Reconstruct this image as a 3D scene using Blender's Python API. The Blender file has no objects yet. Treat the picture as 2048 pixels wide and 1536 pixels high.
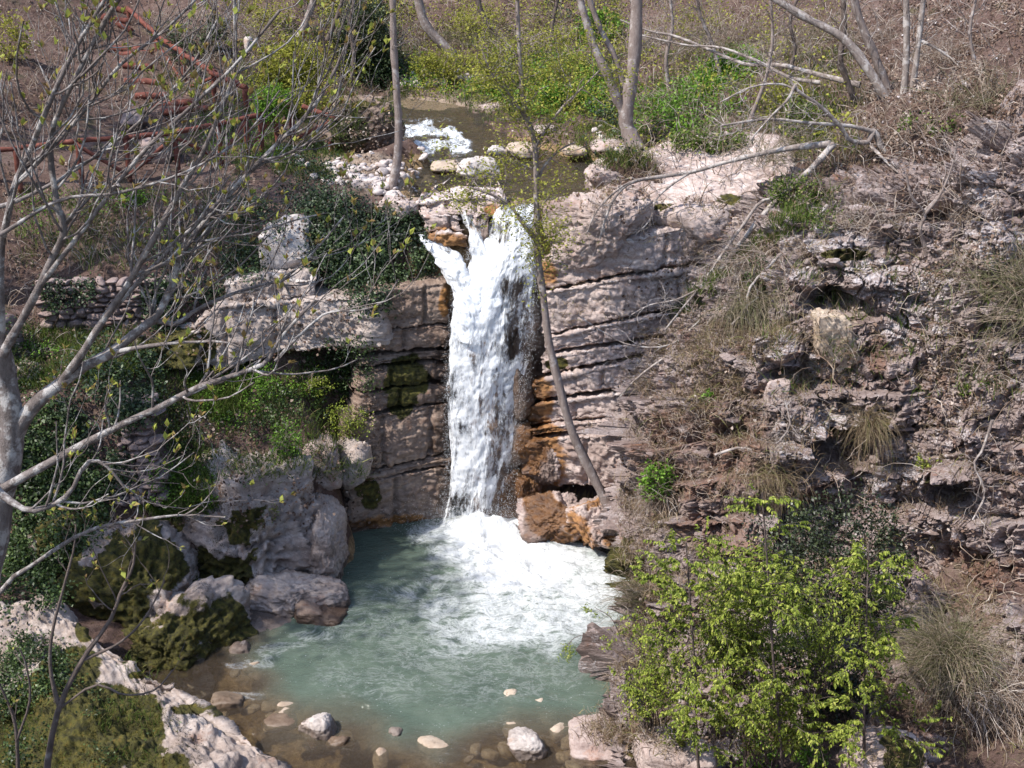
import bpy, bmesh, math, random
import numpy as np
from mathutils import Vector, Matrix, Quaternion

random.seed(7)
RNG = np.random.default_rng(11)
scene = bpy.context.scene
C = scene.collection
R = math.radians

# ------------------------------------------------------------------ camera, light, exposure
FPX, PITCH = 2472.0, R(20.2)            # focal length in photo pixels (2048 wide), tilt below the horizon
CAM = np.array([0.0, 0.0, 12.0])        # 12 m above the plunge pool
cam_d = bpy.data.cameras.new('camera')
cam = bpy.data.objects.new('camera', cam_d)
C.objects.link(cam)
cam.location = CAM
cam.rotation_euler = (R(90) - PITCH, 0, 0)
cam_d.sensor_width = 36.0
cam_d.lens = 36.0 * FPX / 2048.0
cam_d.clip_start = 0.1
cam_d.clip_end = 400.0
scene.camera = cam

TO_SUN = Vector((-0.60, -0.30, 0.86)).normalized()
SUN_ELEV = math.asin(TO_SUN.z)
world = bpy.data.worlds.new('World')
scene.world = world
world.use_nodes = True
wn = world.node_tree
wn.nodes.clear()
sky = wn.nodes.new('ShaderNodeTexSky')
sky.sky_type = 'NISHITA'
sky.sun_disc = False
sky.sun_elevation = SUN_ELEV
sky.sun_rotation = math.atan2(TO_SUN.x, TO_SUN.y)
bg = wn.nodes.new('ShaderNodeBackground')
bg.inputs['Strength'].default_value = 0.15
wo = wn.nodes.new('ShaderNodeOutputWorld')
wn.links.new(sky.outputs[0], bg.inputs[0])
wn.links.new(bg.outputs[0], wo.inputs[0])

sun_d = bpy.data.lights.new('sun', 'SUN')
sun_d.energy = 3.45
sun_d.angle = R(0.53)
sun_d.color = (1.0, 0.95, 0.88)
sun = bpy.data.objects.new('sun', sun_d)
C.objects.link(sun)
sun.location = (-20, -5, 40)
sun.rotation_euler = (-TO_SUN).to_track_quat('-Z', 'Y').to_euler()

vs = scene.view_settings
vs.view_transform = 'Standard'
vs.look = 'None'
vs.exposure = 1.06
vs.gamma = 1.0
vs.use_curve_mapping = False
scene.cycles.max_bounces = 6
scene.cycles.transparent_max_bounces = 12
scene.cycles.caustics_reflective = False
scene.cycles.caustics_refractive = False

# ------------------------------------------------------------------ pixel <-> place
SP, CP = math.sin(PITCH), math.cos(PITCH)
def ray(u, v):
    a = (768.0 - np.asarray(v, float)) / FPX
    b = (np.asarray(u, float) - 1024.0) / FPX
    return np.stack([b, CP + SP * a, -SP + CP * a], -1)
def P(u, v, Y):
    d = ray(u, v)
    return CAM + d * (np.asarray(Y, float) / d[..., 1])[..., None]
def PP(l):
    a = np.array(l, float)
    return P(a[..., 0], a[..., 1], a[..., 2])
def G(u, v, z=0.0):
    d = ray(u, v)
    return CAM + d * ((z - 12.0) / d[..., 2])[..., None]
def mpp(u, v, Y):                       # metres per photo pixel at that place
    return Y / ray(u, v)[..., 1] / FPX
def proj(p):
    q = p - CAM
    f = q[..., 1] * CP - q[..., 2] * SP
    up = q[..., 1] * SP + q[..., 2] * CP
    return 1024 + FPX * q[..., 0] / f, 768 - FPX * up / f

# ------------------------------------------------------------------ noise (vectorised)
def h3(x, y, z, s=0):
    x = np.asarray(x).astype(np.int64); y = np.asarray(y).astype(np.int64); z = np.asarray(z).astype(np.int64)
    n = (x * 0x8da6b343) ^ (y * 0xd8163841) ^ (z * 0xcb1ab31f) ^ (s * 0x9e3779b1)
    n = n & 0xffffffff
    n ^= n >> 15; n = (n * 0x2c1b3c6d) & 0xffffffff
    n ^= n >> 12; n = (n * 0x297a2d39) & 0xffffffff
    n ^= n >> 15
    return n / 4294967296.0
def vnoise(p, s=0):
    i = np.floor(p).astype(np.int64); f = p - i
    f = f * f * f * (f * (f * 6 - 15) + 10)
    x, y, z = i[..., 0], i[..., 1], i[..., 2]
    fx, fy, fz = f[..., 0], f[..., 1], f[..., 2]
    def L(a, b, t): return a + (b - a) * t
    c = [[[h3(x + a, y + b, z + d, s) for d in (0, 1)] for b in (0, 1)] for a in (0, 1)]
    r = L(L(L(c[0][0][0], c[1][0][0], fx), L(c[0][1][0], c[1][1][0], fx), fy),
          L(L(c[0][0][1], c[1][0][1], fx), L(c[0][1][1], c[1][1][1], fx), fy), fz)
    return r * 2 - 1
def fbm(p, scale=1.0, octv=4, gain=0.5, s=0):
    r = 0; a = 1.0; q = np.asarray(p, float) * scale
    for k in range(octv):
        r = r + a * vnoise(q, s + k)
        q = q * 2.03 + 3.7; a *= gain
    return r
def ridged(p, scale=1.0, octv=4, s=0):
    r = 0; a = 1.0; q = np.asarray(p, float) * scale
    for k in range(octv):
        r = r + a * (1 - np.abs(vnoise(q, s + k)) * 2)
        q = q * 2.1 + 1.3; a *= 0.5
    return r
def sstep(a, b, x):
    t = np.clip((x - a) / (b - a), 0, 1)
    return t * t * (3 - 2 * t)
def blob(p, spots, wob=0.35, s=50):
    """weight field of soft blotches whose centres and radii are given as photo spots (u, v, ru, rv)"""
    u, v = proj(p)
    n = fbm(p, 1.6, 4, 0.55, s) * wob
    w = np.zeros(u.shape)
    for (a, b, ru, rv) in spots:
        d = np.sqrt(((u - a) / ru) ** 2 + ((v - b) / rv) ** 2)
        w = np.maximum(w, sstep(1.25, 0.55, d + n))
    return w

# ------------------------------------------------------------------ meshes and objects
OFF = {}
def raw_mesh(name, V, faces, mat=None, smooth=True, attrs=None, uv=None):
    me = bpy.data.meshes.new(name)
    V = np.ascontiguousarray(np.asarray(V, np.float32).reshape(-1, 3))
    if not isinstance(faces, (list, tuple)): faces = [faces]
    faces = [np.asarray(f, np.int32) for f in faces if len(f)]
    lt = np.concatenate([np.full(len(f), f.shape[1], np.int32) for f in faces])
    lv = np.concatenate([f.ravel() for f in faces])
    me.vertices.add(len(V)); me.vertices.foreach_set('co', V.ravel())
    me.loops.add(len(lv)); me.loops.foreach_set('vertex_index', lv)
    me.polygons.add(len(lt))
    me.polygons.foreach_set('loop_start', np.concatenate([[0], np.cumsum(lt)[:-1]]).astype(np.int32))
    me.update(calc_edges=True)
    if not smooth: me.shade_flat()
    for k, a in (attrs or {}).items():
        at = me.attributes.new(k, 'FLOAT', 'POINT')
        at.data.foreach_set('value', np.asarray(a, np.float32).ravel())
    if mat: me.materials.append(mat)
    return me
def tag(o, label=None, cat=None, group=None, kind=None):
    if label: o['label'] = label
    if cat: o['category'] = cat
    if group: o['group'] = group
    if kind: o['kind'] = kind
    return o
def empty(name, loc):
    o = bpy.data.objects.new(name, None)
    o.empty_display_size = 0.2
    C.objects.link(o); o.location = tuple(loc)
    OFF[o.name] = np.array(loc, float)
    return o
def mobj(name, V, faces, mat, parent=None, base=None, **kw):
    """one mesh object; V in world coordinates"""
    V = np.asarray(V, float).reshape(-1, 3)
    if parent is not None: off = OFF[parent.name]
    else:
        off = np.array(base, float) if base is not None else np.array([V[:, 0].mean(), V[:, 1].mean(), V[:, 2].min()])
    me = raw_mesh(name, V - off, faces, mat, **kw)
    o = bpy.data.objects.new(name, me); C.objects.link(o)
    OFF[o.name] = off
    if parent is not None: o.parent = parent
    else: o.location = tuple(off)
    return o
def inst(name, me, loc, rot=(0, 0, 0), scl=(1, 1, 1), parent=None):
    o = bpy.data.objects.new(name, me); C.objects.link(o)
    l = np.array(loc, float)
    if parent is not None:
        o.parent = parent; l = l - OFF[parent.name]
    o.location = tuple(l); o.rotation_euler = rot; o.scale = scl
    return o

def quads(nv, nu):
    i = np.arange(nv - 1)[:, None] * nu + np.arange(nu - 1)[None, :]
    return np.stack([i, i + 1, i + nu + 1, i + nu], -1).reshape(-1, 4)
def crom(A, t):
    """Catmull-Rom along axis 0 at parameters t in [0, n-1]"""
    A = np.asarray(A, float)
    E = np.concatenate([[2 * A[0] - A[1]], A, [2 * A[-1] - A[-2]]])
    i = np.clip(np.floor(t).astype(int), 0, len(A) - 2); f = (t - i)
    f = f.reshape((-1,) + (1,) * (A.ndim - 1))
    p0, p1, p2, p3 = E[i], E[i + 1], E[i + 2], E[i + 3]
    return 0.5 * (2 * p1 + (p2 - p0) * f + (2 * p0 - 5 * p1 + 4 * p2 - p3) * f ** 2 + (3 * p1 - p0 - 3 * p2 + p3) * f ** 3)
def spline(pts, n):
    pts = np.asarray(pts, float)
    if len(pts) == 2: return pts[0] + (pts[1] - pts[0]) * np.linspace(0, 1, n)[:, None]
    return crom(pts, np.linspace(0, len(pts) - 1, n))
def surf(rows, nv, nu):
    A = np.asarray(rows, float)
    B = crom(A, np.linspace(0, A.shape[0] - 1, nv))
    return crom(B.transpose(1, 0, 2), np.linspace(0, A.shape[1] - 1, nu)).transpose(1, 0, 2)
def gnormals(g):
    n = np.cross(np.gradient(g, axis=1), np.gradient(g, axis=0))
    return n / (np.linalg.norm(n, axis=-1, keepdims=True) + 1e-9)
def norm(a):
    return a / (np.linalg.norm(a, axis=-1, keepdims=True) + 1e-9)

def tubes(PL, RL, ns=5):
    PL = np.asarray(PL, float); RL = np.asarray(RL, float)
    N, K, _ = PL.shape
    T = norm(np.gradient(PL, axis=1))
    m = norm(PL[:, -1] - PL[:, 0])
    ref = np.where(np.abs(m[:, 2:3]) > 0.8, np.array([[1.0, 0.1, 0]]), np.array([[0, 0.1, 1.0]]))[:, None, :]
    A = norm(np.cross(T, np.broadcast_to(ref, T.shape))); B = np.cross(T, A)
    an = np.linspace(0, 2 * math.pi, ns, endpoint=False)
    V = PL[:, :, None, :] + RL[:, :, None, None] * (np.cos(an)[None, None, :, None] * A[:, :, None, :] + np.sin(an)[None, None, :, None] * B[:, :, None, :])
    k = np.arange(K - 1)[:, None] * ns; a = np.arange(ns)[None, :]; b = (a + 1) % ns
    f = np.stack([k + a, k + b, k + ns + b, k + ns + a], -1).reshape(-1, 4)
    F = (np.arange(N)[:, None, None] * K * ns + f[None]).reshape(-1, 4)
    return V.reshape(-1, 3), F
class Acc:
    def __init__(s): s.V = []; s.F = []; s.n = 0; s.A = []
    def add(s, V, F, a=None):
        V = np.asarray(V).reshape(-1, 3)
        s.V.append(V); s.F.append(np.asarray(F) + s.n); s.n += len(V)
        s.A.append(np.zeros(len(V)) if a is None else np.asarray(a).ravel())
    def out(s): return np.concatenate(s.V), s.F, np.concatenate(s.A)

def leaves(pos, axis, nrm, ln, wd, rng, fold=0.25, simple=True):
    """leaf faces: 4-point blades (2 triangles) or 6-point drooping blades (4 triangles); returns V, F, random value per vertex"""
    pos = np.asarray(pos, float); N = len(pos)
    axis = norm(axis); side = norm(np.cross(axis, nrm)); up = np.cross(side, axis)
    ln = np.broadcast_to(np.asarray(ln, float), (N,))[:, None]; wd = np.broadcast_to(np.asarray(wd, float), (N,))[:, None]
    r = rng.random(N)
    if simple:
        V = np.stack([pos, pos + axis * ln * .45 + side * wd * .5 + up * wd * fold, pos + axis * ln,
                      pos + axis * ln * .45 - side * wd * .5 + up * wd * fold], 1)
        F = (np.arange(N)[:, None] * 4 + np.arange(4)[None])
        return V.reshape(-1, 3), F, np.repeat(r, 4)
    V = np.stack([pos, pos + axis * ln * .3 + side * wd * .45 + up * wd * fold, pos + axis * ln * .68 + side * wd * .36 + up * wd * (fold - .15),
                  pos + axis * ln - up * ln * .18, pos + axis * ln * .68 - side * wd * .36 + up * wd * (fold - .15), pos + axis * ln * .3 - side * wd * .45 + up * wd * fold], 1)
    i = np.arange(N)[:, None] * 6
    F = np.concatenate([i + np.array([[0, 1, 2, 3]]), i + np.array([[0, 3, 4, 5]])])
    return V.reshape(-1, 3), F, np.repeat(r, 6)
def rdir(N, rng):
    return norm(rng.normal(size=(N, 3)))
def shoots(P0, D0, L, K, rng, up=0.25, wig=0.25, sag=0.0):
    """N growing shoots as polylines"""
    N = len(P0); P0 = np.asarray(P0, float); D = norm(D0)
    L = np.broadcast_to(np.asarray(L, float), (N,))
    out = [P0]; p = P0.copy()
    for k in range(K - 1):
        t = k / (K - 1)
        D = norm(D + rng.normal(size=(N, 3)) * wig * 0.5 + np.array([0, 0, 1.0]) * (up - sag * t * 2) * (1.6 / K))
        p = p + D * (L / (K - 1))[:, None]
        out.append(p)
    return np.stack(out, 1)
def taper(r0, K, end=0.3):
    r0 = np.atleast_1d(np.asarray(r0, float))
    return r0[:, None] * np.linspace(1, end, K)[None]
def offshoots(PL, RL, n, rng, t0=0.25, t1=1.0, ang=0.8, bias=None):
    """n random birth points along the polylines; returns points, directions, local radius"""
    N, K, _ = PL.shape
    seg = np.linalg.norm(np.diff(PL, axis=1), axis=2).sum(1); pr = seg / seg.sum()
    i = rng.choice(N, n, p=pr); t = (t0 + (t1 - t0) * rng.random(n)) * (K - 1)
    k = np.minimum(t.astype(int), K - 2); f = (t - k)[:, None]
    p = PL[i, k] * (1 - f) + PL[i, k + 1] * f
    T = norm(PL[i, k + 1] - PL[i, k]); r = RL[i, k] * (1 - f[:, 0]) + RL[i, k + 1] * f[:, 0]
    o = rdir(n, rng)
    if bias is not None: o = norm(o + np.asarray(bias))
    o = norm(o - (o * T).sum(1, keepdims=True) * T)
    a = ang * (0.7 + 0.6 * rng.random(n))[:, None]
    return p, norm(T * np.cos(a) + o * np.sin(a)), r
def traced(pts, r0, r1, n=14):
    """limb traced as (u, v, Y) with radii in photo pixels"""
    W = spline(PP(pts), n); a = np.array(pts, float)
    m = float(mpp(a[0, 0], a[0, 1], a[0, 2]))
    return W, (r0 + (r1 - r0) * np.linspace(0, 1, n) ** .62) * m

# ------------------------------------------------------------------ materials
def mat(name):
    m = bpy.data.materials.new(name); m.use_nodes = True
    m.node_tree.nodes.clear()
    return m
class NT:
    def __init__(s, m):
        s.m = m; s.t = m.node_tree; s.out = s.n('ShaderNodeOutputMaterial')
    def n(s, typ, **kw):
        x = s.t.nodes.new(typ)
        for k, v in kw.items(): setattr(x, k, v)
        return x
    def l(s, a, b): s.t.links.new(a, b)
    def pos(s): return s.n('ShaderNodeNewGeometry').outputs['Position']
    def attr(s, name):
        a = s.n('ShaderNodeAttribute', attribute_name=name); return a.outputs['Fac']
    def noise(s, vec, scale, detail=5, rough=0.6, dist=0.0):
        x = s.n('ShaderNodeTexNoise'); x.inputs['Scale'].default_value = scale
        x.inputs['Detail'].default_value = detail; x.inputs['Roughness'].default_value = rough; x.inputs['Distortion'].default_value = dist
        if vec is not None: s.l(vec, x.inputs['Vector'])
        return x.outputs['Fac']
    def scalev(s, vec, sc):
        x = s.n('ShaderNodeMapping'); x.inputs['Scale'].default_value = sc; s.l(vec, x.inputs['Vector']); return x.outputs[0]
    def ramp(s, f, stops):
        x = s.n('ShaderNodeValToRGB'); s.l(f, x.inputs[0]); e = x.color_ramp.elements
        while len(e) < len(stops): e.new(0.5)
        for q, (p, c) in zip(e, stops):
            q.position = p; q.color = (*c, 1) if len(c) == 3 else c
        return x.outputs[0]
    def mixc(s, f, a, b):
        x = s.n('ShaderNodeMix', data_type='RGBA')
        for v, i in ((f, 0), (a, 6), (b, 7)):
            if isinstance(v, (int, float)): x.inputs[i].default_value = v
            elif isinstance(v, tuple): x.inputs[i].default_value = (*v, 1)
            else: s.l(v, x.inputs[i])
        return x.outputs[2]
    def math(s, op, a, b=None, clamp=False):
        x = s.n('ShaderNodeMath', operation=op); x.use_clamp = clamp
        for v, i in ((a, 0), (b, 1)):
            if v is None: continue
            if isinstance(v, (int, float)): x.inputs[i].default_value = v
            else: s.l(v, x.inputs[i])
        return x.outputs[0]
    def smooth(s, f, a, b):
        x = s.n('ShaderNodeMapRange', interpolation_type='SMOOTHSTEP'); s.l(f, x.inputs[0])
        x.inputs[1].default_value = a; x.inputs[2].default_value = b
        return x.outputs[0]
    def bump(s, h, strength=0.5, dist=0.03):
        x = s.n('ShaderNodeBump'); x.inputs['Strength'].default_value = strength; x.inputs['Distance'].default_value = dist
        s.l(h, x.inputs['Height']); return x.outputs[0]
    def principled(s, col, rough=0.8, normal=None, spec=0.3):
        x = s.n('ShaderNodeBsdfPrincipled')
        for v, k in ((col, 'Base Color'), (rough, 'Roughness')):
            if isinstance(v, tuple): x.inputs[k].default_value = (*v, 1)
            elif isinstance(v, (int, float)): x.inputs[k].default_value = v
            else: s.l(v, x.inputs[k])
        x.inputs['Specular IOR Level'].default_value = spec
        if normal is not None: s.l(normal, x.inputs['Normal'])
        s.l(x.outputs[0], s.out.inputs[0]); return x

def rock_mat(name, dark, mid, light, lichen=(.5, .47, .45), lich=0.62, band=3.0, grit=1.0, speck=.55, rust_=.5, moss=(.048, .042, .010), stain=(.40, .19, .05)):
    m = mat(name); t = NT(m); p = t.pos()
    pb = t.scalev(p, (1, 1, band))
    n1 = t.noise(pb, 0.9, 8, 0.62); n2 = t.noise(pb, 5.5, 8, 0.68); n3 = t.noise(p, 24, 6, 0.7)
    f = t.math('ADD', t.math('MULTIPLY', n1, 0.5), t.math('ADD', t.math('MULTIPLY', n2, 0.38), t.math('MULTIPLY', n3, 0.22)))
    col = t.ramp(f, [(0.38, dark), (0.53, mid), (0.67, light)])
    lf = t.smooth(t.math('ADD', t.math('MULTIPLY', t.noise(p, 3.1, 6, 0.7), 0.55), t.math('MULTIPLY', n3, 0.45)), lich, lich + 0.07)
    col = t.mixc(t.math('MULTIPLY', lf, 0.8), col, lichen)
    big = t.smooth(t.noise(p, 0.55, 4, 0.6), 0.40, 0.62)
    col = t.mixc(t.math('MULTIPLY', big, 0.35), col, light)
    sk = t.smooth(t.noise(t.scalev(p, (1, 1, 1.4)), 13, 5, 0.75), 0.55, 0.66)
    col = t.mixc(t.math('MULTIPLY', sk, speck), col, dark)
    wn_ = t.smooth(t.math('ADD', t.attr('pale_wt'), t.math('MULTIPLY', t.math('SUBTRACT', n2, 0.5), 2.4)), 0.40, 0.85)
    col = t.mixc(t.math('MULTIPLY', wn_, 0.75), col, lichen)
    rust = t.smooth(t.noise(p, 2.0, 5, 0.65), 0.58, 0.72)
    col = t.mixc(t.math('MULTIPLY', rust, rust_), col, (mid[0] * 1.0, mid[1] * .64, mid[2] * .44))
    st = t.math('MULTIPLY', t.smooth(t.math('ADD', t.attr('stain'), t.math('MULTIPLY', t.math('SUBTRACT', t.math('ADD', t.math('MULTIPLY', n1, .5), t.math('MULTIPLY', n2, .5)), 0.5), 2.2)), 0.25, 0.95), .9)
    col = t.mixc(st, col, t.ramp(n2, [(0.35, (stain[0] * .35, stain[1] * .3, stain[2] * .3)), (0.7, stain)]))
    mo = t.smooth(t.math('ADD', t.attr('moss'), t.math('MULTIPLY', t.math('SUBTRACT', t.noise(p, 4.2, 6, 0.7), 0.5), 1.3)), 0.38, 0.62)
    mc = t.ramp(t.noise(p, 9, 5, 0.7), [(0.34, (moss[0] * .35, moss[1] * .42, moss[2] * .5)), (0.47, moss), (0.56, (moss[0] * 1.5, moss[1] * 1.6, moss[2] * 1.2)), (0.68, (moss[0] * 2.4, moss[1] * 1.8, moss[2] * 1.6))])
    col = t.mixc(mo, col, mc)
    wet = t.smooth(t.math('ADD', t.attr('wet'), t.math('MULTIPLY', t.math('SUBTRACT', n2, 0.5), 0.6)), 0.3, 0.7)  # this mask also carries shade painted on the stream boulder's front
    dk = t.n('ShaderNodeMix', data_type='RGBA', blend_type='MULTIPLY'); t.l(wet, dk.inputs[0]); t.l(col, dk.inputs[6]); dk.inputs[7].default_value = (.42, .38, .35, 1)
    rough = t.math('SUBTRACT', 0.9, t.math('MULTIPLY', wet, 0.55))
    hgt = t.math('ADD', t.math('MULTIPLY', n2, 0.6), t.math('ADD', t.math('MULTIPLY', n3, 0.35), t.math('MULTIPLY', t.noise(p, 70, 3, 0.6), 0.15)))
    hgt = t.math('ADD', hgt, t.math('MULTIPLY', t.math('MULTIPLY', mo, t.noise(p, 40, 4, 0.7)), 0.5))
    t.principled(dk.outputs[2], rough, t.bump(hgt, 0.9, 0.05 * grit), 0.35)
    return m

def leaf_mat(name, stops, trans=0.35, rough=0.5, gloss=0.2):
    m = mat(name); t = NT(m)
    col = t.ramp(t.attr('rnd'), stops)
    d = t.n('ShaderNodeBsdfPrincipled'); t.l(col, d.inputs['Base Color']); d.inputs['Roughness'].default_value = rough; d.inputs['Specular IOR Level'].default_value = gloss
    tr = t.n('ShaderNodeBsdfTranslucent'); t.l(col, tr.inputs[0])
    mx = t.n('ShaderNodeMixShader'); mx.inputs[0].default_value = trans
    t.l(d.outputs[0], mx.inputs[1]); t.l(tr.outputs[0], mx.inputs[2]); t.l(mx.outputs[0], t.out.inputs[0])
    return m
def bark_mat(name, dark, light, pale=(.45, .43, .40), cover=0.6, sc=1.0):
    m = mat(name); t = NT(m); p = t.pos()
    n = t.noise(t.scalev(p, (1, 1, .35)), 14 * sc, 6, 0.7); n2 = t.noise(p, 5 * sc, 5, 0.65)
    col = t.ramp(n, [(0.3, dark), (0.7, light)])
    col = t.mixc(t.smooth(n2, cover - .08, cover + .06), col, pale)
    t.principled(col, 0.9, t.bump(t.noise(p, 40 * sc, 5, .7), 0.8, 0.015), 0.2)
    return m

M = {}
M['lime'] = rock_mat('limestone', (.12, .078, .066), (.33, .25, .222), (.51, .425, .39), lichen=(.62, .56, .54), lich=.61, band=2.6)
M['lime_shade'] = rock_mat('shaded_limestone', (.10, .073, .06), (.27, .212, .182), (.46, .395, .355), lichen=(.58, .53, .49), lich=.60, band=2.2)  # darker copy of the limestone, shade put into the colour
M['layered'] = rock_mat('brown_layered_rock', (.08, .053, .038), (.19, .132, .102), (.31, .235, .185), lichen=(.36, .31, .28), lich=.70, band=4.0)
M['shale'] = rock_mat('shale', (.07, .048, .041), (.215, .158, .14), (.36, .30, .285), lichen=(.50, .465, .465), lich=.545, band=6.0, grit=1.5, rust_=.8, stain=(.24, .125, .075))
M['pale'] = rock_mat('pale_stone', (.20, .16, .14), (.42, .37, .34), (.58, .53, .50), lichen=(.66, .63, .61), lich=.6, band=1.5)
M['riverstone'] = rock_mat('river_stone', (.16, .11, .075), (.33, .25, .185), (.48, .40, .32), lichen=(.55, .50, .44), lich=.66, band=1.2, grit=.6)
M['gravelstone'] = rock_mat('bank_pebble', (.22, .17, .15), (.42, .35, .32), (.58, .52, .49), lichen=(.66, .62, .6), lich=.62, band=1, grit=.4)
M['wallstone'] = rock_mat('wall_stone', (.10, .07, .06), (.215, .155, .14), (.33, .26, .24), lichen=(.38, .33, .31), lich=.68, band=1.5, moss=(.06, .05, .015))

def ground_mat():
    m = mat('earth'); t = NT(m); p = t.pos()
    n1 = t.noise(p, 0.7, 7, .65); n2 = t.noise(p, 6, 8, .7); n3 = t.noise(p, 30, 5, .7)
    f = t.math('ADD', t.math('MULTIPLY', n1, .4), t.math('ADD', t.math('MULTIPLY', n2, .35), t.math('MULTIPLY', n3, .25)))
    col = t.ramp(f, [(.35, (.035, .022, .016)), (.5, (.125, .08, .066)), (.66, (.26, .19, .165))])
    green = t.smooth(t.noise(p, 1.4, 6, .7), .52, .66)
    col = t.mixc(t.math('MULTIPLY', green, .55), col, t.ramp(n2, [(.35, (.02, .026, .008)), (.65, (.075, .085, .02))]))
    gv = t.smooth(t.math('ADD', t.attr('gravel'), t.math('MULTIPLY', t.math('SUBTRACT', n2, .5), .5)), .35, .65)
    col = t.mixc(gv, col, t.ramp(n3, [(.3, (.13, .09, .065)), (.5, (.3, .225, .17)), (.7, (.45, .38, .32))]))
    bed = t.smooth(t.attr('bed'), .3, .7)
    col = t.mixc(bed, col, t.ramp(n2, [(.3, (.10, .065, .035)), (.5, (.27, .18, .095)), (.7, (.46, .34, .20))]))
    t.principled(col, .95, t.bump(t.math('ADD', n2, t.math('MULTIPLY', n3, .6)), 1.0, .08), .15)
    return m
M['ground'] = ground_mat()
M['bark_fg'] = bark_mat('lichened_bark', (.07, .055, .05), (.22, .185, .172), (.38, .355, .34), .57, 1.8)
M['bark_pale'] = bark_mat('pale_bark', (.13, .10, .088), (.29, .245, .22), (.40, .36, .335), .55)
M['bark_dark'] = bark_mat('dark_bark', (.06, .046, .04), (.155, .12, .105), (.24, .21, .19), .66)
M['bark_ash'] = bark_mat('ash_grey_bark', (.14, .105, .09), (.27, .22, .20), (.36, .32, .30), .6)
M['dry'] = leaf_mat('dry_stem', [(0, (.10, .065, .045)), (.35, (.22, .16, .12)), (.7, (.38, .31, .255)), (1, (.52, .46, .41))], .05, .9, .05)
M['litter'] = leaf_mat('dead_leaf', [(0, (.06, .035, .026)), (.5, (.16, .105, .078)), (.85, (.29, .22, .175)), (1, (.46, .39, .34))], .15, .9, .05)
M['ivy'] = leaf_mat('ivy_leaf', [(0, (.010, .017, .008)), (.55, (.024, .042, .016)), (.88, (.06, .095, .03)), (1, (.14, .18, .09))], .15, .45, .3)
M['ivy_light'] = leaf_mat('ivy_leaf_light', [(0, (.014, .022, .009)), (.5, (.034, .058, .017)), (.85, (.075, .12, .03)), (1, (.14, .19, .07))], .2, .45, .3)
M['spring'] = leaf_mat('spring_leaf', [(0, (.08, .11, .016)), (.45, (.20, .26, .034)), (.8, (.33, .38, .06)), (1, (.48, .50, .12))], .42, .5, .2)
M['lime_leaf'] = leaf_mat('yellow_green_leaf', [(0, (.13, .14, .018)), (.5, (.26, .27, .04)), (1, (.42, .40, .09))], .42, .55, .15)
M['bud'] = leaf_mat('opening_bud', [(0, (.17, .11, .045)), (.35, (.30, .22, .08)), (.6, (.22, .25, .045)), (1, (.34, .36, .08))], .35, .6, .1)
M['bright'] = leaf_mat('bright_herb', [(0, (.05, .10, .014)), (.5, (.12, .24, .025)), (1, (.24, .40, .06))], .4, .5, .2)
M['evergreen'] = leaf_mat('evergreen_leaf', [(0, (.014, .02, .008)), (.5, (.035, .05, .018)), (.85, (.08, .10, .04)), (1, (.16, .19, .10))], .2, .4, .35)
M['grass'] = leaf_mat('grass_blade', [(0, (.03, .05, .010)), (.45, (.075, .125, .02)), (.8, (.16, .21, .045)), (1, (.32, .29, .13))], .35, .6, .15)
M['drygrass'] = leaf_mat('dry_grass_blade', [(0, (.11, .075, .045)), (.5, (.24, .175, .11)), (.85, (.38, .30, .20)), (1, (.20, .22, .06))], .25, .8, .05)
M['broom'] = leaf_mat('broom_twig', [(0, (.10, .085, .05)), (.35, (.14, .145, .07)), (.7, (.27, .21, .15)), (1, (.40, .32, .25))], .05, .8, .1)
def wood_mat():
    m = mat('red_brown_wood'); t = NT(m); p = t.pos()
    n = t.noise(p, 8, 6, .7); n2 = t.noise(p, 40, 4, .7)
    col = t.ramp(n, [(.3, (.06, .019, .013)), (.55, (.15, .048, .034)), (.78, (.235, .092, .068))])
    t.principled(col, .8, t.bump(n2, .6, .01), .25)
    return m
M['wood'] = wood_mat()

M['chip'] = leaf_mat('shale_chip', [(0, (.08, .06, .055)), (.5, (.19, .15, .14)), (.85, (.31, .27, .265)), (1, (.42, .39, .39))], 0, .9, .15)
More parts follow.
